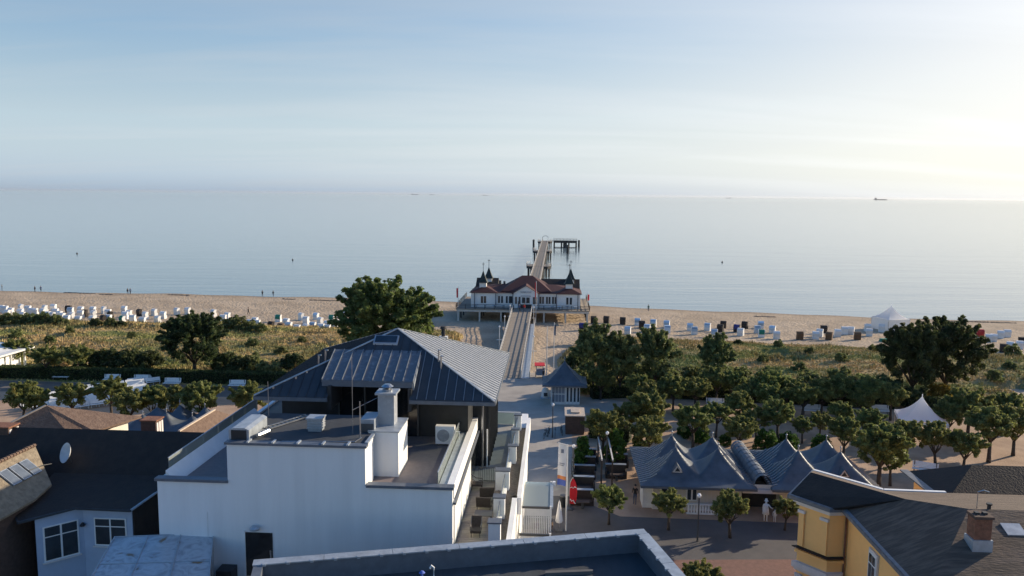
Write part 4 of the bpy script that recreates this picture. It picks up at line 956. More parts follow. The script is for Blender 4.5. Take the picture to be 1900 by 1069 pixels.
# chimney, roof window, aerial
q = uv_at(1815, 1005, 12.4)
MB().box(q[0] - .5, q[0] + .5, q[1] - .45, q[1] + .45, 11.6, 12.65).build('chimney_base', 'zinc_light', yh)
cm = MB().box(q[0] - .42, q[0] + .42, q[1] - .38, q[1] + .38, 12.65, 13.75).build('chimney', 'brick', yh)
MB().box(q[0] - .48, q[0] + .48, q[1] - .44, q[1] + .44, 13.75, 13.9).build('cap', 'brick_dark_and_shade', cm)
for s in (-.2, .2): MB().box(q[0] + s - .1, q[0] + s + .1, q[1] - .12, q[1] + .12, 13.9, 14.0).build('flue', 'anthracite', cm)
q = uv_at(1880, 990, 12.4)
MB().slab([(q[0] - .5, q[1] - .4, 12.5), (q[0] + .5, q[1] - .4, 12.5), (q[0] + .5, q[1] + .4, 12.8), (q[0] - .5, q[1] + .4, 12.8)], .35).build('roof_window', 'zinc_light', yh)
q = uv_at(1812, 945, 13.0)
ae = MB().tube([(q[0], q[1], 12.6), (q[0], q[1], 14.0), (q[0] + .3, q[1], 14.1), (q[0] + .6, q[1], 14.0)], .03, 6).build('aerial', 'steel', yh)
MB().lathe([(.1, 12.9), (.1, 13.3), (.16, 13.32), (.16, 13.4)], q[0] + .6, q[1] - .1, 8).build('vent_pipe', 'anthracite', yh)
# second hipped house behind
h2 = thing('slate_house', 'house with dark hipped roof and lit tan flank at the right edge', 'house', 31, 52, G0)
apx = (29.0, 54.0, 11.75)
H2 = [(25.9, 50.9, 10.2), (40, 50.9, 10.2), (40, 58.5, 10.2), (26.0, 56.8, 10.2)]
MB().prism([(26.3, 51.3), (39.5, 51.3), (39.5, 58), (26.3, 56.4)], 3, 10.1).build('wall', 'yellow_wall', h2)
MB().slab([H2[3], H2[0], apx], .12).build('roof_plane', 'slate_and_shade', h2)  # averted slopes dark, sunward ones paler: light put into the roof colours
MB().slab([H2[0], H2[1], (38, 54.0, 11.75), apx], .12).build('roof_plane', 'slate_and_shade', h2)
MB().slab([H2[1], H2[2], (38, 54.0, 11.75)], .12).build('roof_plane', 'bitumen_roof', h2)
MB().slab([H2[2], H2[3], apx, (38, 54.0, 11.75)], .12).build('roof_plane', 'bitumen_roof', h2)
MB().bar((25.75, 50.9, 10.22), (25.75, 56.9, 10.22), .55, .1).build('eaves_flashing', 'zinc_dormer', h2)
# ================================================================== LEFT: SHADED HOUSE AND BROWN ROOFS
lh = thing('slate_house', 'shaded white house with dark slate roof and satellite dish left of the hotel', 'house', -34, 53, G0)
MB().slab([(-46, 53.1, 9.2), (-25.6, 53.1, 9.2), (-26.4, 56.1, 11.85), (-46, 56.1, 11.85)], .15).build('roof_plane', 'slate_and_shade', lh)
MB().slab([(-46, 56.1, 11.85), (-26.4, 56.1, 11.85), (-25.6, 59.0, 9.2), (-46, 59.0, 9.2)], .15).build('roof_plane', 'brown_tile', lh)
MB().prism([(-46, 53.3), (-26.0, 53.3), (-26.0, 58.8), (-46, 58.8)], 3, 9.2).build('wall', 'brick_dark_and_shade', lh)  # dark colour stands in for the shade on this white house
MB().add([(-26.0, 53.3, 9.2), (-26.0, 58.8, 9.2), (-26.6, 56.1, 11.6), (-26.3, 53.3, 9.2), (-26.3, 58.8, 9.2), (-26.9, 56.1, 11.6)], [(0, 1, 2), (5, 4, 3), (0, 2, 5, 3), (1, 4, 5, 2)]).build('gable', 'brick_dark_and_shade', lh)
bay = [(-34.0, 53.4), (-33.6, 46.9), (-31.6, 48.9), (-28.2, 48.9), (-28.0, 53.4)]
bay_o = [(-36.5, 53.5), (-35.4, 47.6), (-34.2, 46.2), (-31.8, 48.4), (-27.9, 48.3), (-27.2, 53.5)]
MB().prism(bay, 3, 8.75).build('bay_wall', 'pale_blue_paint', lh)
MB().slab([(x, y, 8.75 + (y - 46.2) * .09) for x, y in bay_o], .15).build('bay_roof', 'slate_and_shade', lh)
MB().bar((-35.4, 47.6, 8.7), (-34.2, 46.2, 8.7), .16, .14).build('gutter', 'zinc', lh); MB().bar((-34.2, 46.2, 8.72), (-31.8, 48.4, 8.86), .16, .14).build('gutter', 'zinc', lh); MB().bar((-31.8, 48.4, 8.86), (-27.9, 48.3, 8.86), .16, .14).build('gutter', 'zinc', lh); MB().bar((-27.9, 48.3, 8.9), (-27.2, 53.2, 9.3), .12, .12).build('gutter', 'zinc_light', lh)
def wall_window(parent, a, b, t0, t1, z0, z1, out, m_='white_paint'):
    a, b = Vector(a), Vector(b); d = (b - a).normalized(); nn = Vector((d.y, -d.x)) * out
    def pr_(s0, s1, o0, o1, y0, y1, nm, mm, par):
        return MB().prism([tuple(a + d * s + nn * o) for s, o in ((s0, o0), (s0, o1), (s1, o1), (s1, o0))], y0, y1).build(nm, mm, par)
    w_ = pr_(t0, t1, -.02, .06, z0, z1, 'window', m_, parent); mid_ = (t0 + t1) / 2; zm = z1 - (z1 - z0) * .3
    for s0, s1 in ((t0 + .1, mid_ - .06), (mid_ + .06, t1 - .1)):
        for y0, y1 in ((z0 + .1, zm - .04), (zm + .04, z1 - .08)): pr_(s0, s1, .05, .08, y0, y1, 'pane', 'window_glass', w_)
    pr_(t0 - .1, t1 + .1, -.02, .16, z0 - .1, z0, 'sill', 'stone_trim', w_)
MB().prism([(-28.19, 48.95), (-27.99, 53.35), (-27.9, 53.35), (-28.1, 48.95)], 3, 8.7).build('bay_shade_sheet', 'slate_and_shade', lh)  # added dark sheet, stands in for shade on the bay's right side
wall_window(lh, (-31.6, 48.9), (-28.2, 48.9), .75, 3.0, 6.1, 8.05, 1)
wall_window(lh, (-33.6, 46.9), (-31.6, 48.9), .4, 2.5, 5.6, 8.0, 1)
MB().lathe([(.16, 7.5), (.18, 7.6), (.05, 7.75)], -31.55, 48.7, 8).build('wall_lamp', 'anthracite', lh)
dish = MB(); 
dish.lathe([(.02, 0), (.3, .03), (.55, .11), (.72, .22), (.74, .22), (.56, .09), (.3, .0), (.05, -.04)], 0, 0, 24)
do = dish.build('satellite_dish', 'weathered_white', lh, local=True, smooth=True)
q = uv_at(126, 836, 11.0); do.location = (q[0] + 34, q[1] - 53, 8.0 - .2); do.rotation_euler = (R(70), 0, R(-35))
MB().tube([(q[0], q[1] + .15, 11.0), (q[0], q[1] + .3, 10.0)], .04, 6).build('dish_bracket', 'steel_dark', lh)
# lit cross gable with roof windows at the far left
cg = thing('tiled_gable_roof_house', 'mossy tiled roof with solar panels at the left edge', 'house', -42, 48, G0)
P0 = Vector((*uv_at(65, 827, 11.6), 11.6)); P1 = Vector((*uv_at(-90, 900, 11.6), 11.6)); P2 = Vector((*uv_at(60, 928, 9.4), 9.4))
du = (P1 - P0).normalized(); dn = (P2 - P0); dn = (dn - du * dn.dot(du)).normalized(); nn = du.cross(dn); nn = nn if nn.z > 0 else -nn
pts = [tuple(P0 + du * x + dn * y) for x, y in ((0, 0), (7.7, 0), (7.7, 3.6), (4.2, 3.6), (2.1, 3.25))]
MB().slab(pts, .15).build('roof_plane', 'moss_tile', cg)
MB().slab([pts[0], pts[1], (pts[1][0] - 4, pts[1][1] + 3.2, 9.2), (pts[0][0] - 4, pts[0][1] + 3.2, 9.2)], .15).build('roof_plane', 'slate_and_shade', cg)
MB().prism([(p[0] - .3, p[1]) for i, p in enumerate(pts)], 3, 9.2).build('wall', 'brick_dark_and_shade', cg)  # wall in shadow, its shade put into the dark colour
n_ = 26
for i in range(n_):
    a, b = Vector(pts[0]), Vector(pts[1]); p = lerp(a, b, i / n_); q_ = lerp(a, b, (i + .92) / n_)
    MB().tube([p + Vector((0, 0, .04)), q_ + Vector((0, 0, .06))], [.12, .15], 6).build('ridge_tile', 'brown_tile', cg)
for i in range(3):
    o_ = P0 + du * (1.75 + i * 1.0) + dn * 0.7 + nn * .12
    sp_ = MB().slab([tuple(o_), tuple(o_ + du * .8), tuple(o_ + du * .8 + dn * 1.35), tuple(o_ + dn * 1.35)], .08, tuple(-nn)).build('solar_panel', 'zinc_light', cg)
    o2 = o_ + nn * .01 + du * .06 + dn * .06
    MB().slab([tuple(o2), tuple(o2 + du * .68), tuple(o2 + du * .68 + dn * 1.23), tuple(o2 + dn * 1.23)], .02, tuple(-nn)).build('panel_glass', 'solar_blue', sp_)
MB().tube([P0 + du * 2.6 + dn * 1.6 + nn * .12, P0 + du * 1.3 + dn * 1.7 + nn * .1, P0 + du * .5 + dn * 1.9 + nn * .05], .04, 6).build('cable', 'anthracite', cg)
# brown roofs behind
b1 = thing('brown_roof_house', 'house with tan hipped roof in sunlight behind the slate roof', 'house', -43, 64, G0)
ap1 = (*uv_at(85, 752, 11.0), 11.0); a1 = (*uv_at(5, 792, 9.6), 9.6); a2 = (*uv_at(175, 800, 9.0), 9.0)
MB().slab([ap1, a1, (a1[0] + 2, a1[1] - 3.5, 8.4), (a2[0] + .2, a2[1] - 2.2, 8.2), a2], .15).build('roof_plane', 'brown_tile', b1)
MB().slab([ap1, a2, (a2[0] + 1, a2[1] + 6, 8.6)], .15).build('roof_plane', 'brown_tile', b1)
MB().slab([ap1, (a2[0] + 1, a2[1] + 6, 8.6), (a1[0] - 2, a1[1] + 7, 8.6), a1], .15).build('roof_plane', 'brown_tile', b1)
MB().prism([(a1[0] + 1, a1[1] - 2), (a2[0] - .5, a2[1] - 1), (a2[0] + .2, a2[1] + 5), (a1[0] - 1, a1[1] + 6)], 3, 8.4).build('wall', 'cream_wall', b1)
MB().bar(ap1, a1, .22, .12).build('ridge_cap', 'sheet_tan', b1)
MB().bar((a2[0] - .5, a2[1] + .6, 8.6), (a2[0] + 9.5, a2[1] - .2, 8.3), .5, .3).build('gutter', 'blue_metal_roof', b1)
MB().bar((a2[0] - .5, a2[1] + .1, 8.3), (a2[0] + 10, a2[1] - .7, 8.0), .5, .3).build('eaves_trim', 'stone_trim', b1)
b2 = thing('brown_roof_house', 'house with reddish brown gabled roof beside the hotel glass rail', 'house', -29, 64, G0)
c = [(*uv_at(px, py, z), z) for px, py, z in ((398, 760, 10.0), (332, 800, 10.0), (393, 822, 8.2), (450, 778, 8.2))]
MB().slab(c, .15).build('roof_plane', 'brown_tile', b2)
MB().slab([c[0], c[1], (c[1][0] - 3.4, c[1][1] + 1.4, 8.0), (c[0][0] - 3.4, c[0][1] + 1.4, 8.0)], .15).build('roof_plane', 'slate_and_shade', b2)
MB().bar(c[0], c[1], .2, .12).build('ridge_cap', 'sheet_tan', b2)
MB().prism([(c[1][0] - 2.8, c[1][1] + 1), (c[2][0] - .3, c[2][1] + .5), (c[3][0] - .3, c[3][1] - .3), (c[0][0] - 3, c[0][1] + 1)], 3, 8.0).build('wall', 'cream_wall', b2)
for (px, py, z0, z1, w, nm, lab) in ((285, 800, 8.6, 11.0, .75, 'chimney', 'brown brick chimney with ribbed sides'), (14, 835, 8.8, 11.9, .85, 'chimney', 'chimney with ribbed white side')):
    q = uv_at(px, py, 10.0); par = b2 if px > 100 else b1
    k = MB().box(q[0] - w, q[0] + w * .7, q[1] - .6, q[1] + .6, z0 - 2, z1).build(nm, 'brick_dark_and_shade', par)
    for i in range(3): MB().box(q[0] + w * .7, q[0] + w * .7 + .05, q[1] - .5 + i * .38, q[1] - .24 + i * .38, z0 - 1, z1 - .15).build('rib', 'stone_trim', k)
    MB().box(q[0] - w - .08, q[0] + w * .7 + .1, q[1] - .66, q[1] + .66, z1, z1 + .1).build('cap', 'brick', k)
# concert shell at the left edge
cs = thing('concert_shell', 'white wooden bandstand corner at the left edge of the photograph', 'bandstand', -82, 104, G0)
q = uv_at(-8, 704, 3.0)
MB().box(q[0] - 8, q[0] - .4, q[1], q[1] + 6, 3, 6.4).build('wall', 'white_paint', cs)
MB().slab([(q[0] - 9, q[1] - 1, 6.7), (q[0] + 1.2, q[1] - 1, 6.5), (q[0] + 1.2, q[1] + 7, 6.5), (q[0] - 9, q[1] + 3, 8.6)], .25).build('roof', 'weathered_white', cs)
for v in (0, 3, 6):
    MB().lathe([(.22, 3), (.15, 3.6), (.2, 4.4), (.12, 5.2), (.22, 6.3)], q[0] + .2, q[1] + v, 10).build('post', 'white_paint', cs)
# ================================================================== KIOSK, SHED
ki = thing('kiosk', 'white kiosk with dark curved tent roof and display windows', 'kiosk', 1.6, 100.5, G0)
k0 = uv_at(1022, 750, 3); k1 = uv_at(1074, 750, 3)
ku0, ku1, kv = k0[0], k1[0], k0[1]
MB().box(ku0, ku1, kv, kv + 3.6, 3, 5.65).build('wall', 'weathered_white', ki)
for i in range(4):
    for j in range(2):
        MB().box(ku0 + .15 + i * .42, ku0 + .5 + i * .42, kv - .04, kv + .01, 3.35 + j * 1.1, 4.3 + j * 1.1).build('display_pane', 'print_grey', ki)
for i in range(4):
    x = ku0 + 1.95 + i * .46
    d_ = MB().box(x, x + .4, kv - .06, kv + .01, 3.1, 5.4).build('door_leaf', 'white_paint', ki)
    MB().box(x + .08, x + .32, kv - .08, kv - .05, 3.4, 5.25).build('pane', 'window_glass', d_)
spire_roof(ki, ku0 - 1.15, ku1 + 1.0, kv - .9, kv + 4.6, 5.7, [((ku0 + ku1) / 2 - .1, kv + 1.85, 1)], 2.2, 2.3, skirt=.45, seam=.7, m_='blue_metal_roof')
MB().tube([(ku0 + .3, kv - 1.0, 3), (ku0 + .3, kv - 1.0, 4.9)], .04, 6).build('sign_post', 'anthracite', ki)
sh = thing('brick_shed', 'small brown box shed with tan metal roof beside the kiosk', 'shed', 2.6, 88, G0)
s0 = uv_at(1049, 806, 3)
MB().box(s0[0], s0[0] + 2.1, s0[1], s0[1] + 3.4, 3, 5.1).build('wall', 'brick_dark_and_shade', sh)
MB().box(s0[0] - .1, s0[0] + 2.2, s0[1] - .1, s0[1] + 3.5, 5.1, 5.22).build('roof', 'sheet_tan', sh)
MB().box(s0[0] + .6, s0[0] + 1.6, s0[1] + .8, s0[1] + 2.6, 5.22, 5.4).build('roof_hatch', 'sheet_tan', sh)
MB().box(s0[0] + 2.1, s0[0] + 2.16, s0[1] + .5, s0[1] + 1.4, 3, 4.9).build('door', 'wood_dark', sh)
# ================================================================== PIER
ZD = 4.0
def railing(parent, pts, z, h=1.05, nrail=3, post=2.0, m_='pier_rail', r=.035, name='railing', pw=.06):
    mb = MB()
    for (a, b) in zip(pts[:-1], pts[1:]):
        a, b = Vector(a), Vector(b); L = (b - a).length; n = max(1, round(L / post))
        za, zb = (z, z) if not isinstance(z, tuple) else z
        for i in range(n + 1):
            t = i / n; p = a + (b - a) * t; zz = za + (zb - za) * t
            mb.box(p.x - pw, p.x + pw, p.y - pw, p.y + pw, zz, zz + h)
        for k in range(nrail):
            hh = h * (k + 1) / nrail
            mb.bar((a.x, a.y, za + hh), (b.x, b.y, zb + hh), .07, .09)
    return mb.build(name, m_, parent)
# platform
pd = thing('pier_platform', 'timber pier platform on posts carrying the white restaurant', 'pier', -7, 186, 1.0)
DU0, DU1, DV0, DV1 = -22.6, 7.8, 175.6, 197
MB().box(DU0, DU1, DV0, DV1, ZD - .18, ZD).build('deck', 'pier_wood', pd)
MB().box(DU0 + .1, DU1 - .1, DV0 + .1, DV0 + .45, ZD - .65, ZD - .18).build('edge_beam', 'pier_rail', pd)
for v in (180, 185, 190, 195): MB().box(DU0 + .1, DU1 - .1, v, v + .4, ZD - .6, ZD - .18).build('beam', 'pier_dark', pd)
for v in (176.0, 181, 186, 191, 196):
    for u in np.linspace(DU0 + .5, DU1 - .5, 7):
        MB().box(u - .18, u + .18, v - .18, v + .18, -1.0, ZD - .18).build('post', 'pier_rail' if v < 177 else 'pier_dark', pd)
railing(pd, [(DU0, DV1), (DU0, DV0), (-9.4, DV0)], ZD, m_='pier_dark', post=2.2)
railing(pd, [(-4.6, DV0), (DU1, DV0), (DU1, DV1)], ZD, m_='pier_dark', post=2.2)
# restaurant
rs = thing('pier_restaurant', 'white restaurant on the pier with dark red roofs and four green corner spires', 'restaurant', -6.85, 186, ZD)
RU0, RU1, RV0, RV1 = -19.3, 5.6, 178.6, 194.0
ZW = 7.45
MB().box(RU0 + .0, RU1, RV0 + .6, RV1, ZD, ZW).build('wall', 'white_paint', rs)
for a, b in ((RU0 - .15, -13.6), (0.4, RU1 + .15)): MB().box(a, b, RV0 - .1, RV0 + .65, ZD, ZW).build('wing_wall', 'white_paint', rs)
MB().prism([(-9.5, RV0 - .3), (-4.0, RV0 - .3), (-4.0, RV0 + 1), (-9.5, RV0 + 1)], ZD, ZW).build('porch_wall', 'white_paint', rs)
MB().add([(-9.7, RV0 - .32, ZW), (-3.8, RV0 - .32, ZW), (-6.75, RV0 - .32, 9.15), (-9.7, RV0 + 3.5, ZW), (-3.8, RV0 + 3.5, ZW), (-6.75, RV0 + 3.5, 9.15)], [(0, 1, 2), (5, 4, 3)]).build('pediment', 'white_paint', rs)
for a, b in (((-10.0, ZW - .1), (-6.75, 9.3)), ((-6.75, 9.3), (-3.5, ZW - .1))):
    MB().slab([(a[0], RV0 - .6, a[1]), (b[0], RV0 - .6, b[1]), (b[0], RV0 + 4.5, b[1]), (a[0], RV0 + 4.5, a[1])], .1).build('porch_roof', 'red_tile', rs)
def hip(parent, u0, u1, v0, v1, z0, z1, ridge, name='roof', m_='red_tile', axis='u', inset_=None):
    cv_ = (v0 + v1) / 2; cu_ = (u0 + u1) / 2
    if axis == 'u': r0, r1 = (u0 + ridge, cv_, z1), (u1 - ridge, cv_, z1)
    else: r0, r1 = (cu_, v0 + ridge, z1), (cu_, v1 - ridge, z1)
    a, b, c_, d_ = (u0, v0, z0), (u1, v0, z0), (u1, v1, z0), (u0, v1, z0)
    if axis == 'u': fs = [(a, b, r1, r0), (b, c_, r1), (c_, d_, r0, r1), (d_, a, r0)]
    else: fs = [(a, b, r0), (b, c_, r1, r0), (c_, d_, r1), (d_, a, r0, r1)]
    mb = MB()
    for f_ in fs: mb.slab(f_, .1)
    return mb.build(name, m_, parent)
hip(rs, RU0 - .4, RU1 + .4, RV0 + .2, 192.6, ZW, 8.75, 6.0)
hip(rs, -12.6, -0.9, RV0 + .9, 193, 7.75, 10.75, 4.6, name='main_roof')
hip(rs, RU0 - .5, -13.3, RV0 - .45, 186, ZW + .02, 8.75, 2.9, name='wing_roof', axis='v')
hip(rs, 0.1, RU1 + .5, RV0 - .45, 186, ZW + .02, 8.75, 2.9, name='wing_roof', axis='v')
for a, b in ((-3.5, RU1 + .3), (RU0 - .1, -14.0)):
    MB().add([(a, 188, 7.6), (b, 188, 7.6), (b, 191.5, 9.5), (a, 191.5, 9.5), (a, 195, 7.6), (b, 195, 7.6)], [(0, 1, 2, 3), (3, 2, 5, 4), (0, 3, 4), (1, 5, 2)]).build('rear_roof', 'slate_and_shade', rs)
MB().box(RU0, RU1, 188.2, 194.6, ZD, 7.6).build('rear_wall', 'white_paint', rs)
for (u, v) in ((-16.9, 181.2), (-16.4, 190.8), (3.2, 181.2), (3.7, 190.8)):
    k = MB().box(u - .8, u + .8, v - .8, v + .8, 7.6, 9.55).build('tower', 'white_paint', rs)
    vs_, fs_ = [], []
    for r_, z_ in ((1.15, 9.5), (.86, 9.95), (.45, 11.0), (.05, 12.2)):
        vs_ += [(u - r_, v - r_, z_), (u + r_, v - r_, z_), (u + r_, v + r_, z_), (u - r_, v + r_, z_)]
    for i in range(3):
        for j in range(4): fs_.append((i * 4 + j, i * 4 + (j + 1) % 4, i * 4 + 4 + (j + 1) % 4, i * 4 + 4 + j))
    fs_.append((0, 3, 2, 1)); MB().add(vs_, fs_).build('spire', 'green_spire', k)
    MB().tube([(u, v, 12.1), (u, v, 14.2)], .06, 5).build('finial', 'steel_dark', k)
    MB().box(u - .35, u + .35, v - .02, v + .02, 13.75, 13.85).build('weather_vane', 'steel_dark', k)
MB().tube([(-13.2, 185.2, 8.4), (-13.2, 185.2, 9.6)], .3, 8).build('ventilator', 'steel_dark', rs)
MB().box(-12.5, -12.0, 186, 186.6, 8.4, 9.3).build('ventilator', 'steel_dark', rs)
# windows (pairs), posts, entrance
def rwin(u, w=.5, z0=5.0, z1=6.6, v=None, m_='window_glass'):
    v = v if v is not None else RV0 + .6
    w_ = MB().box(u - w / 2 - .07, u + w / 2 + .07, v - .05, v + .01, z0 - .07, z1 + .07).build('window', 'weathered_white', rs)
    MB().box(u - w / 2, u + w / 2, v - .08, v - .04, z0, z1).build('pane', m_, w_)
for u in (-13.0, -12.3, -11.2, -10.5, -10.1, -3.4, -2.8, -1.9, -1.3, -.5, .1): rwin(u, .42)
for u in (-12.75, -10.75): pass
for u in (-16.9, -16.2, 2.8, 3.6): rwin(u, .5, v=RV0 - .1)
for u in (-9.0, -8.2, -4.9, -4.4): rwin(u, .42, v=RV0 - .3)
for u in (-7.25, -6.25): rwin(u, .75, 5.2, 6.5, v=RV0 - .32)
MB().box(-7.9, -5.6, RV0 - .38, RV0 - .3, 6.75, 6.9).build('sign_board', 'print_grey', rs)
MB().box(-8.1, -5.4, RV0 - .45, RV0 - .31, ZD, 4.9).build('entrance', 'anthracite', rs)
for u in (-18.6, -13.7, -9.75, -3.75, .3, 5.2): MB().box(u - .1, u + .1, RV0 - .52 if u in (-18.6, 5.2) else RV0 - .5, RV0 - .4, ZD, 7.4).build('porch_post', 'slate_coping', rs)
# sign lettering over the entrance
cu_ = bpy.data.curves.new('sign_lettering', 'FONT'); cu_.body = 'SEEBRÜCKE'; cu_.size = .5; cu_.align_x = 'CENTER'; cu_.extrude = .02
tx = bpy.data.objects.new('sign_lettering', cu_); COL.objects.link(tx); bpy.context.view_layer.update()
me_t = bpy.data.meshes.new_from_object(tx.evaluated_get(bpy.context.evaluated_depsgraph_get())); bpy.data.objects.remove(tx)
me_t.materials.clear(); me_t.materials.append(MATS['print_grey'])
tx = link('sign_lettering', me_t, rs, loc=(.1, RV0 - .40 - 186, 7.55 - ZD)); tx.rotation_euler = (R(90), 0, 0)
# terrace tables as things on the platform
def tbl_proto():
    t = thing('cafe_table', 'x', 'table', 0, 0, 0, world=True, rot=-TH)
    MB().lathe([(.45, .70), (.45, .74)], 0, 0, 10).build('table_top', 'chair_cloth_blue', t, local=True)
    MB().tube([(0, 0, 0), (0, 0, .7)], .05, 6).build('leg', 'steel_dark', t, local=True)
    for a in (0, 1.57, 3.14, 4.71):
        pass
    return t
tp = tbl_proto(); proto_children(tp)
tbs = [(-18, 177.2), (-16, 177.4), (-14, 177.2), (-12, 177.4), (-2.6, 177.2), (-.8, 177.4), (1, 177.2), (2.8, 177.4), (4.6, 177.2)]
for i, (u, v) in enumerate(tbs):
    side = 'left' if i < 4 else 'right'; k = i if i < 4 else i - 4
    lab = 'small blue cafe table before the pier restaurant, %s from the left on its %s half' % (ORD[k], side)
    if i == 0: tp.location = W(u, v, ZD); tag(tp, lab, None, 'cafe tables on the pier platform')
    else: copy_thing(tp, W(u, v, ZD), -TH, lab, 'cafe tables on the pier platform')
# jetty
jt = thing('jetty', 'long narrow jetty running from the restaurant out to sea', 'jetty', -6.2, 300, 0)
JU0, JU1 = -8.0, -4.5
MB().box(JU0, JU1, 197.01, 448, ZD - .25, ZD).build('deck', 'pier_wood', jt)
for s, u in ((0, JU0 + .05), (1, JU1 - .05)):
    MB().box(u - .15, u + .15, 197.05, 448, ZD - .9, ZD - .26).build('side_beam', 'pier_dark', jt)
    railing(jt, [(u, 197.05), (u, 447.9)], ZD, post=4, pw=.05)
v = 202
while v < 448:
    for u in (JU0 + .3, JU1 - .3): MB().tube([(u, v, -2), (u, v, ZD - .3)], .28, 8).build('pile', 'pier_dark', jt)
    MB().box(JU0 - .2, JU1 + .2, v - .25, v + .25, ZD - 1.0, ZD - .3).build('cross_beam', 'pier_dark', jt)
    v += 11
for vb_, hw_ in ((289, 4.5), (366, 4.4), (440, 4.0)):
    c0_ = (JU0 + JU1) / 2
    po = [(c0_ - hw_, vb_ - 3), (c0_ - hw_ + 1.2, vb_ - 4.6), (c0_ + hw_ - 1.2, vb_ - 4.6), (c0_ + hw_, vb_ - 3), (c0_ + hw_, vb_ + 3), (c0_ + hw_ - 1.2, vb_ + 4.6), (c0_ - hw_ + 1.2, vb_ + 4.6), (c0_ - hw_, vb_ + 3)]
    MB().prism(po, ZD - .9, ZD + .01).build('side_platform', 'pier_dark', jt)
    MB().prism([(c0_ + (x - c0_) * .98, vb_ + (y - vb_) * .98) for x, y in po], ZD + .01, ZD + .03).build('side_deck', 'pier_wood', jt)
    for L_ in (po[7:] + po[:2], po[2:5], ):
        railing(jt, L_, ZD + .03, post=1.4, m_='pier_rail', pw=.05)
    railing(jt, [po[4], po[5]], ZD + .03, post=1.4); railing(jt, [po[6], po[7]], ZD + .03, post=1.4)
    for (x, y) in po: MB().tube([(c0_ + (x - c0_) * .85, vb_ + (y - vb_) * .85, -2), (c0_ + (x - c0_) * .85, vb_ + (y - vb_) * .85, ZD - .8)], .3, 8).build('pile', 'pier_dark', jt)
MB().tube([(JU0 + .2, 447, ZD), (JU0 + .2, 447, ZD + 2.0), (JU0 + .8, 447, ZD + 2.6), (-6.2, 447, ZD + 2.8), (JU1 - .8, 447, ZD + 2.6), (JU1 - .2, 447, ZD + 2.0), (JU1 - .2, 447, ZD)], .12, 6).build('end_arch', 'steel_dark', jt)
lg = thing('landing_stage', 'dark boat landing stage on piles right of the jetty head', 'landing stage', 2.5, 449, 0)
q0, q1 = uv_at(1027, 449, ZD - .2), uv_at(1071, 449, ZD - .2)
MB().box(q0[0], q1[0], 447, 450.5, ZD - 1.2, ZD + .1).build('deck', 'pier_dark', lg)
MB().box(q0[0] - 3, q0[0], 448, 449.5, ZD - .4, ZD - .1).build('gangway', 'pier_dark', lg)
for u in np.linspace(q0[0] + .4, q1[0] - .4, 4):
    for v in (447.3, 450.2): MB().tube([(u, v, -2), (u, v, ZD - 1)], .42, 8).build('pile', 'pier_dark', lg)
um = (q0[0] + q1[0]) / 2
MB().box(um - 1.2, um + 1.0, 446.6, 447.4, -.5, ZD - .4).build('fender_wall', 'pier_dark', lg)
MB().box(q0[0] + .2, q1[0] - .2, 447.2, 447.5, .1, .5).build('fender_beam', 'pier_dark', lg)
railing(lg, [(q0[0], 450.4), (q1[0], 450.4)], ZD + .1, m_='pier_dark')
for (px, py, h, lab) in ((990, 458, 4.2, 'lone dark mooring pile left of the jetty head'), (1074, 458.5, 4.0, 'dark mooring pile at the right end of the landing stage'), (1053, 471, 4.6, 'dark mooring pile standing in front of the landing stage')):
    q = uv_at(px, py, 0); t = thing('mooring_pile', lab, 'pile', q[0], q[1], 0, group='mooring piles')
    for dx, dy in ((-.3, 0), (.3, 0), (0, .35)): MB().tube([(q[0] + dx, q[1] + dy, -2), (q[0] + dx * .6, q[1] + dy * .6, h)], .34, 8).build('pile', 'pier_dark', t)
    MB().lathe([(.75, h - .8), (.75, h - .5)], q[0], q[1], 10).build('binding', 'steel_dark', t)
# footbridge from promenade to platform
br = thing('footbridge', 'broad boarded footbridge with pale rails leading over the sand to the pier', 'bridge', -7, 146, 2.0)
b0, b1 = Vector((-8.9, 113)), Vector((-9.6, DV0)); c0_, c1_ = Vector((-4.9, 113)), Vector((-5.2, DV0))
zb0, zb1 = 3.05, ZD - .01
MB().slab([(b0.x, b0.y, zb0), (c0_.x, c0_.y, zb0), (c1_.x, c1_.y - .01, zb1), (b1.x, b1.y - .01, zb1)], .3).build('deck', 'pier_wood', br)
railing(br, [tuple(b0), tuple(b1)], (zb0, zb1), h=1.1, post=2.2, m_='pier_rail')
railing(br, [tuple(c0_), tuple(c1_)], (zb0, zb1), h=1.1, post=2.2, m_='pier_rail')
MB().slab([(c0_.x + .02, 113.2, 3.02), (-3.6, 113.2, 3.02), (-4.1, 160, 3.4), (c1_.x + .15, 160, 3.4)], .15).build('side_ramp', 'zinc_light', br)
railing(br, [(-3.6, 113.2), (-4.1, 160)], (3.02, 3.4), h=1.0, post=2.6, m_='pier_rail')
for v in np.arange(122, 175, 6.5):
    t = (v - 113) / (DV0 - 113)
    for a_, b_ in ((b0, b1), (c0_, c1_)):
        p = a_ + (b_ - a_) * t; MB().box(p.x - .15, p.x + .15, p.y - .15, p.y + .15, 0.6, zb0 + (zb1 - zb0) * t - .25).build('pile', 'pier_dark', br)
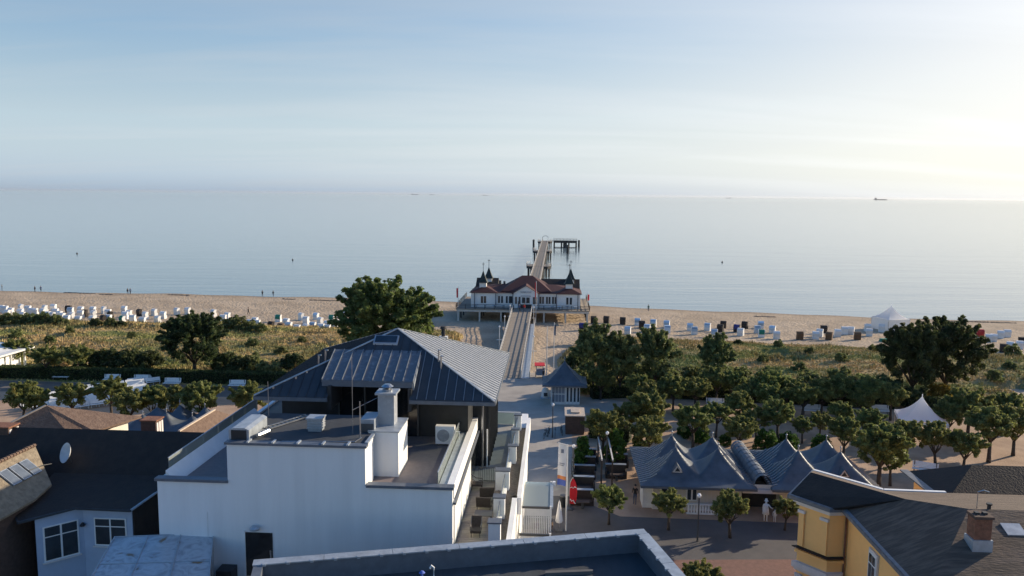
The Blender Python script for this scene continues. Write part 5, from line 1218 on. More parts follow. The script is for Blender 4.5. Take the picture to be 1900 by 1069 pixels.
# ---- lamp posts
def lamp_proto(name, h, ringy=True):
    t = thing(name, 'x', 'lamp', 0, 0, 0, world=True)
    MB().tube([(0, 0, 0), (0, 0, .5), (0, 0, h)], [.09, .06, .05], 8).build('pole', 'weathered_white' if ringy else 'steel_dark', t, local=True)
    MB().lathe([(.06, h), (.14, h + .06), (.17, h + .18), (.12, h + .30), (.03, h + .34)], 0, 0, 10).build('globe', 'lamp_globe', t, local=True)
    if ringy: MB().box(-.5, .5, -.05, .05, h * .5, h * .5 + .12).build('crossbar', 'weathered_white', t, local=True)
    return t
lpw = lamp_proto('pier_lamp', 4.6); proto_children(lpw)
for i, (u, v, z, side) in enumerate(((-9.9, 138, 1.7, 'left'), (-9.95, 153, 1.2, 'left'), (-9.9, 170, 1.0, 'left'), (-4.6, 168, 1.0, 'right'), (-3.4, 126, 2.2, 'right'))):
    lab = ['white globe lamp post left of the footbridge, nearest the camera', 'white globe lamp post left of the footbridge, middle one of three', 'white globe lamp post left of the footbridge, beside the restaurant entrance', 'white globe lamp post right of the footbridge near the restaurant', 'white globe lamp post right of the footbridge near its start'][i]
    if i == 0: lpw.location = W(u, v, z); lpw.rotation_euler = (0, 0, -TH); tag(lpw, lab, None, 'white pier lamps')
    else: copy_thing(lpw, W(u, v, z), -TH, lab, 'white pier lamps')
lps = lamp_proto('street_lamp', 3.6, False); proto_children(lps)
sl = [(1025, 812, 'dark street lamp with white globe in the middle of the paved street'), (1063, 900, 'street lamp beside the black lounge booths'), (1294, 1005, 'street lamp before the cream pavilion wall'), (1125, 872, 'street lamp standing behind the black lounge booths')]
for i, (px, py, lab) in enumerate(sl):
    p = at(px, py, 3.0)
    if i == 0: lps.location = p; tag(lps, lab, None, 'street lamps')
    else: copy_thing(lps, p, 0, lab, 'street lamps')
# ---- flags
def flagpole(label, u, v, z, h, cloth, fw, fh, vert=False, side=1, tilt=0.0):
    t = thing('flagpole', label, 'flag', u, v, z)
    MB().tube([(0, 0, 0), (0, 0, h)], [.07, .045], 8).build('pole', 'weathered_white', t, local=True)
    MB().lathe([(.03, h), (.09, h + .06), (.03, h + .14)], 0, 0, 8).build('ball', 'steel', t, local=True)
    if cloth:
        nx, nz_ = 8, 10; vs_ = []; fs_ = []
        for j in range(nz_ + 1):
            for i in range(nx + 1):
                x = i / nx; zz = j / nz_
                vs_.append((side * (.05 + x * fw * (1 - .35 * zz * (0 if vert else 1))), .12 * math.sin(x * 5 + zz * 3) * x, h - .2 - zz * fh - (0 if vert else .3 * x)))
        for j in range(nz_):
            for i in range(nx): a = j * (nx + 1) + i; fs_.append((a, a + 1, a + nx + 2, a + nx + 1))
        MB().add(vs_, fs_).build('flag_cloth', cloth, t, local=True, smooth=True)
    return t
flagpole('tall bare flagpole left of two beside the kiosk', *uv_at(1014, 702, 3), 3, 7.6, None, 0, 0)
flagpole('tall flagpole with hanging dark flag right of two beside the kiosk', *uv_at(1027, 692, 3), 3, 7.6, 'cloth_denim', .22, 1.6, True)
flagpole('white flagpole with red and white cloth at the pier restaurant steps', -4.3, 174.5, 1.2, 9.4, 'red_cloth', .22, 3.6, True, -1)
flagpole('thin pole with drooping red flag at the left corner of the pier platform', DU0 + .2, DV0 + 2.5, ZD, 4.6, 'red_cloth', .35, 2.2, True, -1)
flagpole('thin pole with red flag at the right corner of the pier platform', DU1 - .3, DV0 + 6, ZD, 3.2, 'red_cloth', .4, 1.4, True)
# banner on a tall pole
bu_, bv_ = uv_at(1050, 985, 3)
bn = thing('banner_flag', 'tall white banner with small emblem and orange and blue foot on a pole', 'flag', bu_, bv_, 3.0)
MB().tube([(0, 0, 0), (0, 0, 7.2)], [.07, .05], 8).build('pole', 'weathered_white', bn, local=True)
MB().bar((.0, 0, 7.15), (-.75, 0, 7.35), .05, .05).build('arm', 'weathered_white', bn, local=True)
def bstrip(z0, z1, m_, nm, y=-.02, x0=-.72, x1=-.05, par=None, skew=.18):
    nx = 6; vs_ = []
    for j, zz in enumerate((z0, (z0 + z1) / 2, z1)):
        for i in range(nx + 1):
            x = x0 + (x1 - x0) * i / nx; vs_.append((x - .05 * (7.2 - zz) / 3.2, y + .05 * math.sin(x * 7 + zz * 1.3), zz + skew * (-x)))
    fs_ = [(j * (nx + 1) + i, j * (nx + 1) + i + 1, (j + 1) * (nx + 1) + i + 1, (j + 1) * (nx + 1) + i) for j in range(2) for i in range(nx)]
    return MB().add(vs_, fs_).build(nm, m_, par or bn, local=True, smooth=True)
cl = bstrip(4.55, 7.15, 'banner_white', 'banner_cloth'); bstrip(4.25, 4.55, 'banner_orange', 'orange_stripe'); bstrip(3.75, 4.25, 'banner_blue', 'blue_foot')
bstrip(6.45, 6.75, 'print_grey', 'emblem', -.045, -.5, -.28); bstrip(5.55, 5.61, 'print_grey', 'text_line', -.045, -.58, -.18); bstrip(5.40, 5.46, 'print_grey', 'text_line', -.045, -.58, -.25)
# red sail flag
su_, sv_ = uv_at(1056, 945, 3)
sf = thing('sail_flag', 'red sail shaped advertising flag with white script below the tall banner', 'flag', su_, sv_, 3.0)
MB().tube([(0, 0, 0), (0, 0, 1.6), (.05, 0, 2.4), (.25, 0, 2.85)], .025, 6).build('pole', 'steel', sf, local=True)
out = [(0.02, .5), (.5, .45), (.62, .9), (.66, 1.6), (.6, 2.2), (.45, 2.6), (.25, 2.8), (.06, 2.4), (0.02, 1.6)]
MB().add([(x, .04 * math.sin(z * 3), z) for x, z in out], [tuple(range(len(out)))]).build('sail_cloth', 'red_cloth', sf, local=True)
MB().tube([(.05, -.06, 1.95), (.2, -.06, 2.02), (.32, -.07, 1.92), (.45, -.07, 2.06), (.55, -.07, 1.98)], .03, 5).build('white_script', 'white_paint', sf, local=True)
MB().tube([(.08, -.06, .95), (.2, -.06, .75), (.35, -.06, .85), (.45, -.06, .6), (.55, -.06, .55)], .04, 5).build('white_script', 'white_paint', sf, local=True)
MB().box(-.3, .3, -.3, .3, 0, .1).build('base', 'steel_dark', sf, local=True)
# ================================================================== VEGETATION
def leaves(name, seed, centers, radii, per, size, m_, up=0.25):
    g = np.random.default_rng(seed)
    centers = np.asarray(centers, float); radii = np.asarray(radii, float)
    idx = np.repeat(np.arange(len(centers)), per)
    n = len(idx)
    d = g.normal(size=(n, 3)); d /= np.linalg.norm(d, axis=1)[:, None]
    r = radii[idx] * g.uniform(0.25, 1.0, n) ** 0.5
    c = centers[idx] + d * r[:, None] * np.array([1, 1, 0.8])
    nrm = d + g.normal(size=(n, 3)) * 0.8 + np.array([0, 0, up]); nrm /= np.linalg.norm(nrm, axis=1)[:, None]
    t = g.normal(size=(n, 3)); a = np.cross(nrm, t); a /= np.linalg.norm(a, axis=1)[:, None]; b = np.cross(nrm, a)
    s = size * g.uniform(0.6, 1.35, n)
    a *= (s * 0.5)[:, None]; b *= (s * 0.9)[:, None]
    V = np.stack([c - b, c + a * 0.9, c + b, c - a * 0.9], 1).reshape(-1, 3)
    F = np.arange(len(V)).reshape(-1, 4)
    return np_mesh(name, V, F, m_)
def clump_cloud(seed, n, rx, ry, rz, cz, bottom=-0.75, inner=0.35, lobes=0.18):
    g = np.random.default_rng(seed); P = []; Rr = []
    ph = g.uniform(0, 6.28, 6)
    while len(P) < n:
        d = g.normal(size=3); d /= np.linalg.norm(d)
        if d[2] < bottom: continue
        a = math.atan2(d[1], d[0])
        k = 1 + lobes * math.sin(3 * a + ph[0]) * math.cos(2 * d[2] + ph[1]) + lobes * 0.8 * math.sin(5 * a + ph[2] + 3 * d[2])
        f = g.uniform(inner, 1.0) ** 0.45 * k
        P.append((d[0] * rx * f, d[1] * ry * f, cz + d[2] * rz * f)); Rr.append(g.uniform(0.16, 0.30) * (rx + rz) / 2)
    return P, Rr
def limb_tree(seed, h, r0, crown_h, spread, nl, lean=0.0):
    g = random.Random(seed); mb = MB()
    mb.tube([(0, 0, -.1), (lean * .3, 0, h * .3), (lean, 0, h)], [r0 * 1.25, r0, r0 * .8], 8)
    for i in range(nl):
        a = 6.283 * i / nl + g.uniform(-.4, .4); e_ = g.uniform(.7, 1.15)
        p1 = (lean + math.cos(a) * spread * .45, math.sin(a) * spread * .45, h + crown_h * .25); p2 = (lean + math.cos(a) * spread * e_, math.sin(a) * spread * e_, h + crown_h * g.uniform(.45, .75))
        mb.tube([(lean, 0, h - .15), p1, p2], [r0 * .6, r0 * .42, r0 * .14], 6)
    return mb
def tree_proto(name, cat, seed, h, r0, rx, rz, cz, ncl, per, size, m_, nl=6, bottom=-.75, lean=0, lobes=.18, inner=.35, shoots=46, crad=1.0):
    t = thing(name, 'x', cat, 0, 0, 0, world=True)
    limb_tree(seed, h, r0, cz + rz * .4 - h, rx * .62, nl, lean).build('trunk', 'bark', t, local=True, smooth=True)
    P, Rr = clump_cloud(seed, ncl, rx, rx * .95, rz, cz, bottom, inner, lobes)
    Rr = [r_ * crad for r_ in Rr]
    g = random.Random(seed + 7)
    for i in range(shoots):                # leafy shoots that break the outline
        a = g.uniform(0, 6.28); el = g.uniform(.1, 1.35); d = Vector((math.cos(a) * math.cos(el), math.sin(a) * math.cos(el), math.sin(el)))
        e_ = g.uniform(1.0, 1.5)
        for q in (.82, .95, 1.05, 1.2, 1.32, 1.44):
            if q < e_: P.append((d.x * rx * q, d.y * rx * q, cz + d.z * rz * q + .1 * (q - .8) * rz)); Rr.append(rx * (.17 - .09 * (q - .8)) * crad)
    c = link('crown', leaves('crown', seed + 50, P, Rr, per, size, m_), t); c.location = (lean, 0, 0)
    proto_children(t)
    return t
pollards = [tree_proto('pollard_tree', 'tree', 100 + i, 1.7 + .1 * i, .17, 1.7, 1.25, 3.3, 60, 52, .165, 'leaf_pollard', nl=7, bottom=-.7, lean=(0.2, -.15, 0, .1, -.1)[i], lobes=.2) for i in range(5)]
bigs = [tree_proto('broad_tree', 'tree', 200 + i, 3.0, .38, 5.4, 4.5, 7.6, 230, 48, .33, m_, nl=9, bottom=-.85, lobes=.34, shoots=110, crad=.62) for i, m_ in enumerate(('leaf_big', 'leaf_dark'))]
talls = [tree_proto('slender_tree', 'tree', 220 + i, 2.4, .16, 2.3, 3.2, 5.2, 62, 40, .28, 'leaf_bush', nl=7, bottom=-.9, lobes=.28, inner=.2) for i in range(2)]
used = set()
def place(proto, p, rot, label, group, scale):
    if proto.name in used: return copy_thing(proto, p, rot, label, group, scale)
    used.add(proto.name); proto.location = p; proto.rotation_euler = (0, 0, rot); proto.scale = (scale,) * 3 if isinstance(scale, (int, float)) else scale
    tag(proto, label, None, group); return proto
def gz(x, y):
    v = x * ST + y * CT
    if v < 104: return 3.0
    return float(max(dune_z(np.array([x]), np.array([y]))[0], sand_z(np.array([x]), np.array([y]))[0]))
# -- big single trees
place(bigs[0], W(-24.8, 112, 3.0), .4, 'large bright green tree behind the hotel roof, left of the pier', 'large trees', (1.15, 1.15, 1.05))
place(bigs[1], W(-52.6, 109.5, 3.0), 2.0, 'large dark round tree behind the left benches', 'large trees', (.70, .70, .68))
place(bigs[1], W(47.6, 104.5, 3.0), 1.0, 'left half of the tall dark tree pair in the right dune', 'large trees', (.62, .64, .78))
place(bigs[1], W(52.6, 106, 3.0), 3.3, 'right and taller half of the dark tree pair in the right dune', 'large trees', (.72, .72, .82))
# -- slender trees behind the kiosk
for i, (px, py, s, lab) in enumerate(((1100, 735, 1.05, 'dense slender tree just right of the kiosk roof'), (1150, 738, .9, 'slender tree second to the right of the kiosk'), (1215, 735, 1.0, 'tall slender tree with gaps third to the right of the kiosk'), (1326, 728, .85, 'thin slender tree alone in the right dune edge'))):
    p = at(px, py, 3.0); place(talls[i % 2], p, i * 1.3, lab, 'slender trees right of the kiosk', s)
# -- pollarded promenade trees: crown centres surveyed in the photograph
rows = {
 'back row of the right promenade': [(1185, 718, .85), (1250, 720, .95), (1330, 705, 1.0), (1365, 712, .9), (1425, 715, 1.05), (1490, 735, .95), (1560, 720, 1.0), (1615, 725, 1.0), (1600, 740, .8), (1290, 722, .9), (1460, 722, .9), (1395, 728, .85), (1525, 728, .9), (1655, 735, .9), (1210, 728, .85)],
 'second row of the right promenade': [(1115, 705, .8), (1203, 757, 1.1), (1288, 778, 1.0), (1368, 752, .9), (1445, 768, .95), (1430, 735, .9), (1523, 782, .65), (1800, 752, 1.15), (1840, 790, 1.15), (1885, 785, 1.05), (1870, 755, 1.0), (1330, 768, .8), (1160, 772, .85), (1405, 778, .75), (1560, 768, .75), (1760, 768, .9)],
 'front row of the right promenade': [(1118, 790, 1.0), (1203, 803, .95), (1372, 797, .85), (1490, 790, .6), (1568, 803, .85), (1615, 782, .85), (1635, 828, 1.2), (1685, 806, .9), (1740, 813, .9), (1790, 825, .85), (1655, 850, .8)],
 'street side before the cream pavilion': [(1131, 926, .72), (1242, 934, .74), (1357, 942, .82), (1458, 944, .6), (1302, 1072, .7)],
 'back row of the left promenade': [(32, 648, .95), (85, 662, .95), (143, 660, .95)],
 'front row of the left promenade': [(40, 735, .95), (66, 742, .8), (133, 735, .9), (205, 726, 1.0), (243, 748, .95), (285, 742, .9), (318, 742, .95), (372, 740, 1.1), (462, 738, 1.05)],
}
k = 0
for rn, lst in rows.items():
    lst = sorted(lst)
    for i, (px, py, s) in enumerate(lst):
        if 'street' in rn: s *= .9
        p = at(px, py, 3.0 + 3.4 * s); p.z = gz(p.x, p.y) if p.y < 104 else 3.0
        place(pollards[k % 5], p, rnd.uniform(0, 6.28), 'round promenade tree, %s from left, %s' % (ORD[i], rn), 'pollarded promenade trees', s)
        k += 1
# young conifers/vines by the lounge booths
def bush_proto(name, cat, seed, rx, rz, ncl, per, size, m_, bottom=-.3, lobes=.15):
    t = thing(name, 'x', cat, 0, 0, 0, world=True)
    P, Rr = clump_cloud(seed, ncl, rx, rx * .9, rz, rz * .55, bottom, .3, lobes)
    link('foliage', leaves('foliage', seed + 9, P, Rr, per, size, m_), t)
    mb = MB()
    for i in range(5):
        a = i * 1.26; mb.tube([(0, 0, -.1), (math.cos(a) * rx * .3, math.sin(a) * rx * .3, rz * .5), (math.cos(a) * rx * .6, math.sin(a) * rx * .6, rz)], [.05, .035, .015], 5)
    mb.build('stem', 'bark', t, local=True); proto_children(t); return t
bushes = [bush_proto('bush', 'bush', 300 + i, 1.7, 1.6, 55, 55, .24, 'leaf_bush') for i in range(2)] + [bush_proto('bush', 'bush', 320, 1.7, 1.6, 60, 60, .22, 'leaf_dark')]
clipped = bush_proto('clipped_bush', 'bush', 330, 1.15, 1.3, 110, 60, .11, 'leaf_clipped', bottom=-.6, lobes=.02)
yellowb = bush_proto('yellow_bush', 'bush', 340, 1.5, 1.9, 50, 45, .2, 'leaf_yellow')
vine = bush_proto('climbing_shrub', 'shrub', 350, .8, 1.5, 45, 45, .18, 'leaf_clipped', lobes=.3)
for i, (px, py, s) in enumerate(sorted(((1275, 812, .65), (1300, 822, .85), (1345, 826, .6), (1420, 836, 1.15), (1461, 834, .95), (1523, 838, .9), (1187, 840, .7), (1265, 806, .5)))):
    place(clipped, at(px, py, 3.0), i, 'clipped round green bush behind the pavilion roof, %s from the left' % ORD[i], 'clipped bushes', s)
for i, (px, py, s) in enumerate(((1742, 738, .8), (1605, 700, .5))):
    if i == 0: place(yellowb, at(px, py + 12, 3.0), 0, 'bright yellow green bush under the dark tree pair', 'bushes', 1.0)
for i, (px, py, s) in enumerate(((1078, 870, 1.0), (1140, 862, 1.1), (1185, 850, .9), (1150, 845, .8))):
    place(vine, at(px, py, 3.0), i, 'bright green climbing shrub by the black lounge booths, %s from the left' % ORD[[0, 1, 3, 2][i]], 'shrubs by the lounge booths', (1.0 * s, 1.0 * s, 1.25 * s))
rows_b = {
 'left dune edge behind the hedge': [(170, 690, 1.2, 2), (205, 690, 1.2, 2), (240, 692, 1.3, 2), (272, 690, 1.3, 2), (420, 695, 1.2, 2), (450, 700, 1.1, 2), (500, 705, 1.2, 0), (545, 690, 1.1, 2), (470, 690, 1.0, 0), (20, 680, 1.0, 0), (110, 680, 1.0, 0)],
 'seaward rim of the left dune': [(5, 614, .9, 0), (24, 614, .95, 0), (44, 614, .9, 0), (64, 615, .95, 0), (84, 615, .9, 0), (104, 616, .8, 0), (120, 616, .6, 0), (178, 618, .7, 2), (205, 619, .7, 0), (225, 619, .6, 2), (425, 626, .9, 0), (445, 627, 1.0, 0), (465, 628, .9, 0), (485, 630, .7, 0)],
 'right dune edge behind the hedge': [(1080, 725, 1.2, 1), (1125, 735, 1.0, 0), (1270, 735, 1.2, 2), (1305, 735, 1.3, 2), (1345, 738, 1.2, 2), (1395, 735, 1.2, 0), (1460, 740, 1.3, 1), (1530, 745, 1.4, 2), (1575, 745, 1.4, 2), (1620, 745, 1.5, 0), (1650, 752, 1.3, 2), (1690, 755, 1.2, 2), (1070, 700, 1.2, 2), (1150, 715, 1.2, 0), (1190, 722, 1.2, 1), (1235, 722, 1.2, 0), (1285, 715, 1.1, 1), (1370, 718, 1.2, 1), (1430, 722, 1.2, 0), (1500, 728, 1.2, 1), (1555, 728, 1.2, 0), (1600, 732, 1.2, 1)],
 'middle of the right dune': [(1350, 668, .5, 0), (1415, 690, .55, 1), (1500, 672, .45, 0), (1560, 690, .6, 1), (1480, 705, .6, 0), (1870, 700, .6, 0), (1845, 720, .7, 1), (1620, 668, .5, 0)],
 'middle of the left dune': [(30, 640, .6, 0), (95, 648, .55, 1), (130, 632, .5, 0), (245, 640, .5, 1), (470, 655, .6, 0), (560, 648, .5, 1), (520, 668, .6, 0)],
 'seaward rim of the right dune': [(1105, 632, .9, 2), (1085, 634, .8, 0), (1330, 638, .6, 0), (1370, 640, .5, 2), (1445, 645, .6, 0), (1880, 665, .9, 0)],
}
for rn, lst in rows_b.items():
    for i, (px, py, s, kind) in enumerate(sorted(lst)):
        p = at(px, py, 3.0 if 'hedge' in rn else 2.4); p.z = gz(p.x, p.y) - .1
        place(bushes[kind], p, rnd.uniform(0, 6.28), 'leafy bush, %s from left, %s' % (ORD[i], rn), 'dune bushes', (s, s, s * rnd.uniform(.85, 1.1)))
# hedges
def hedge(label, a, b, w, h, seed, m_='leaf_dark', z=3.0):
    a, b = Vector(a), Vector(b); L = (b - a).length; d = (b - a) / L
    t = thing('hedge', label, 'hedge', a.x, a.y, z, rot=math.atan2(d.y, d.x), group='clipped hedges')
    g = np.random.default_rng(seed); n = int(L * w * h * 190)
    x = g.uniform(0, L, n); f = g.integers(0, 4, n)
    y = np.where(f == 0, w / 2, np.where(f == 1, -w / 2, g.uniform(-w / 2, w / 2, n))) + g.normal(0, .05, n); zz = np.where(f >= 2, h, g.uniform(0.03, h, n)) + g.normal(0, .05, n)
    c = np.stack([x, y, zz], 1); nn = g.normal(size=(n, 3)); nn /= np.linalg.norm(nn, axis=1)[:, None]; tt = g.normal(size=(n, 3)); A_ = np.cross(nn, tt); A_ /= np.linalg.norm(A_, axis=1)[:, None]; B_ = np.cross(nn, A_); s = g.uniform(.08, .17, n)[:, None]
    V = np.stack([c - B_ * s, c + A_ * s * .7, c + B_ * s, c - A_ * s * .7], 1).reshape(-1, 3)
    link('foliage', np_mesh('foliage', V, np.arange(len(V)).reshape(-1, 4), m_), t)
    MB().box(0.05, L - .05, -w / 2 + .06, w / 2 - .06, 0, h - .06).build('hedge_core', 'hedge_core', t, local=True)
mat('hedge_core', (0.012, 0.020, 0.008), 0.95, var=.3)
hedge('long dark clipped hedge behind the white benches on the left', (-88, 106.4), (-14, 105.9), 1.5, 1.6, 1)
hedge('long dark clipped hedge behind the benches on the right', (12, 104.6), (44, 101.6), 1.6, 1.5, 2)
hedge('dark clipped hedge with lit top at the right edge', (45.5, 101.4), (76, 100.2), 1.6, 1.5, 3)
hedge('short dark hedge beside the kiosk', (5.0, 102.8), (11.6, 104.4), 1.4, 1.5, 4)
hedge('low dark hedge around the shed and lounge booths', (4.2, 86.0), (8.6, 84.6), 1.4, 1.3, 5)
# ================================================================== BEACH CHAIRS (hooded wicker)
def chair_proto(name, body, cloth):
    t = thing(name, 'x', 'beach chair', 0, 0, 0, world=True)
    MB().box(-.62, .62, -.42, .45, .0, .72).build('basket', body, t, local=True)
    # hooded back: side profile (y, z), opening towards +y
    prof = [(-.45, .70), (.30, .70), (.22, 1.0), (.28, 1.32), (.40, 1.58), (.16, 1.68), (-.22, 1.62), (-.50, 1.25)]
    for x0, x1 in ((-.64, -.56), (.56, .64)):
        n = len(prof); MB().add([(x0, y, z) for y, z in prof] + [(x1, y, z) for y, z in prof], [tuple(range(n)), tuple(range(2 * n - 1, n - 1, -1))] + [(i, (i + 1) % n, n + (i + 1) % n, n + i) for i in range(n)]).build('side_panel', body, t, local=True)
    MB().slab([(-.56, -.46, .70), (.56, -.46, .70), (.56, -.50, 1.25), (-.56, -.50, 1.25)], .05, (0, 1, 0)).build('back_panel', cloth, t, local=True)
    MB().slab([(-.56, -.50, 1.25), (.56, -.50, 1.25), (.56, -.22, 1.62), (-.56, -.22, 1.62)], .05, (0, .6, -.6)).build('hood', cloth, t, local=True)
    MB().slab([(-.56, -.22, 1.62), (.56, -.22, 1.62), (.56, .16, 1.68), (-.56, .16, 1.68)], .05).build('hood', cloth, t, local=True)
    MB().slab([(-.56, .16, 1.68), (.56, .16, 1.68), (.56, .40, 1.58), (-.56, .40, 1.58)], .04).build('awning', cloth, t, local=True)
    MB().box(-.54, .54, .40, .5, .35, .55).build('footrest', body, t, local=True)
    proto_children(t); return t
protos = {'white': chair_proto('beach_chair', 'chair_white', 'chair_white'), 'blue': chair_proto('beach_chair', 'chair_white', 'chair_cloth_blue'), 'dark': chair_proto('beach_chair', 'chair_dark', 'chair_dark'),
          'brown': chair_proto('beach_chair', 'chair_brown', 'chair_brown'), 'green': chair_proto('beach_chair', 'chair_white', 'chair_cloth_green'), 'red': chair_proto('beach_chair', 'chair_red', 'chair_red'), 'navy': chair_proto('beach_chair', 'chair_dark', 'chair_navy')}
L1 = [(20, 230), (80, 240), (165, 268), (115, 300), (315, 215), (415, 240), (465, 270), (305, 285), (335, 335), (515, 275), (665, 228), (635, 275), (790, 215), (820, 285), (775, 340), (700, 330), (880, 320), (1010, 235, 'dark'), (1040, 265, 'blue'), (1065, 345), (985, 385), (920, 355), (1155, 400), (1190, 250), (1185, 318), (1245, 300, 'dark'), (1370, 250), (1375, 312), (1360, 400), (1530, 250), (1590, 290), (1600, 380), (1625, 325, 'dark'), (1520, 385, 'dark'), (1830, 240), (1840, 330), (1800, 400, 'green')]
chairs = [(a[0] / 7.917, 550 + a[1] / 7.917, a[2] if len(a) > 2 else None) for a in L1]
L2 = [(950, 350), (975, 390), (1025, 342, 'dark'), (1070, 365), (1048, 405), (1135, 340), (1160, 395), (1200, 362), (1300, 332), (1380, 330), (1570, 345), (1640, 388), (1672, 368), (1705, 408, 'brown'), (1770, 412), (1840, 422), (1875, 408)]
chairs += [(a[0] / 3.958, 500 + a[1] / 3.958, a[2] if len(a) > 2 else None) for a in L2]
L3 = [(185, 492, 'blue'), (250, 502, 'blue'), (305, 508), (410, 520, 'dark'), (462, 465, 'green'), (520, 495), (540, 525), (630, 450), (665, 480), (665, 537), (600, 545), (740, 450, 'blue'), (715, 525, 'blue'), (770, 485), (775, 540), (825, 545), (820, 510), (855, 465, 'green'), (880, 500), (878, 540), (950, 430), (955, 525), (480, 535, 'brown'), (930, 470)]
chairs += [(400 + a[0] / 3.958, 480 + a[1] / 3.958, a[2] if len(a) > 2 else None) for a in L3]
L4 = [(88, 162, 'navy'), (135, 132, 'dark'), (188, 132, 'dark'), (160, 178), (255, 138, 'dark'), (275, 178, 'blue'), (315, 140, 'blue'), (333, 152, 'dark'), (355, 167, 'blue'), (380, 145, 'blue'), (435, 150, 'blue'), (437, 172, 'blue'), (530, 162, 'blue'), (548, 178, 'blue'), (602, 162, 'blue'), (630, 188, 'blue'), (655, 168, 'dark'), (667, 152, 'dark'), (722, 168, 'navy'), (755, 153, 'dark'), (738, 184), (806, 172, 'blue'), (820, 152, 'blue'), (868, 172, 'blue'), (823, 190, 'green'), (885, 197), (980, 199, 'brown'), (1045, 197), (1062, 187), (1078, 172, 'dark'), (1100, 200, 'brown'), (1135, 187), (1163, 178), (1190, 178), (1216, 200, 'brown'), (1258, 165), (1265, 185), (1315, 167), (1720, 187, 'red'), (1700, 183, 'dark'), (1775, 207), (1803, 193), (1830, 188), (1755, 208), (1890, 222, 'dark'), (1815, 252, 'dark'), (1842, 243), (1880, 238)]
chairs += [(1040 + a[0] / 2.209, 540 + a[1] / 2.209, a[2] if len(a) > 2 else None) for a in L4]
zones = [('far left of the beach', 0, 118), ('left beach left of the dark tree', 118, 300), ('left beach behind the dark tree', 300, 432), ('beach beside the green tree', 432, 660), ('right beach nearest the pier', 1000, 1180), ('right beach left of the middle', 1180, 1300), ('middle of the right beach', 1300, 1460), ('beach before the white tent', 1460, 1700), ('far right of the beach', 1700, 2000)]
word = {'white': 'white', 'blue': 'white and blue', 'dark': 'dark brown', 'brown': 'brown', 'green': 'green topped', 'red': 'red', 'navy': 'navy blue topped'}
cnt = {}
first_used = set()
allc = []
for (px, py, kind) in chairs:
    kind = kind or 'white'
    z = [q_[0] for q_ in zones if q_[1] <= px < q_[2]][0]
    allc.append((z, kind, px, py))
from collections import defaultdict
byz = defaultdict(list)
for c in allc: byz[(c[0], c[1])].append(c)
for (z, kind), lst in byz.items():
    lst.sort(key=lambda c: c[2])
    for i, (_, _, px, py) in enumerate(lst):
        p = at(px, py, 1.2); p = at(px, py, float(sand_z(np.array([p.x]), np.array([p.y]))[0])); p.z = float(sand_z(np.array([p.x]), np.array([p.y]))[0]) - .04
        lab = '%s hooded beach chair on the %s' % (word[kind], z) if len(lst) == 1 else '%s beach chair, %s such from left on %s' % (word[kind], ORD[i], z)
        g = rnd.uniform(-.35, .35) - .35
        pr_ = protos[kind]
        if kind not in first_used:
            first_used.add(kind); pr_.location = p; pr_.rotation_euler = (0, 0, g); tag(pr_, lab, None, 'hooded beach chairs')
        else: copy_thing(pr_, p, g, lab, 'hooded beach chairs')
# upturned green boat-like box on the right beach
p = at(1640, 633, 1.3); bx = thing('storage_chest', 'low green storage chest on the right beach in front of the white tent', 'chest', p.x, p.y, float(sand_z(np.array([p.x]), np.array([p.y]))[0]), world=True)
MB().add([(-.9, -.4, 0), (.9, -.4, 0), (.9, .4, 0), (-.9, .4, 0), (-.75, -.3, .6), (.75, -.3, .6), (.75, .3, .6), (-.75, .3, .6)], [(0, 3, 2, 1), (4, 5, 6, 7), (0, 1, 5, 4), (1, 2, 6, 5), (2, 3, 7, 6), (3, 0, 4, 7)]).build('body', 'chair_cloth_green', bx, local=True)
MB().box(-.8, .8, -.34, .34, .6, .66).build('lid', 'chair_cloth_green', bx, local=True)
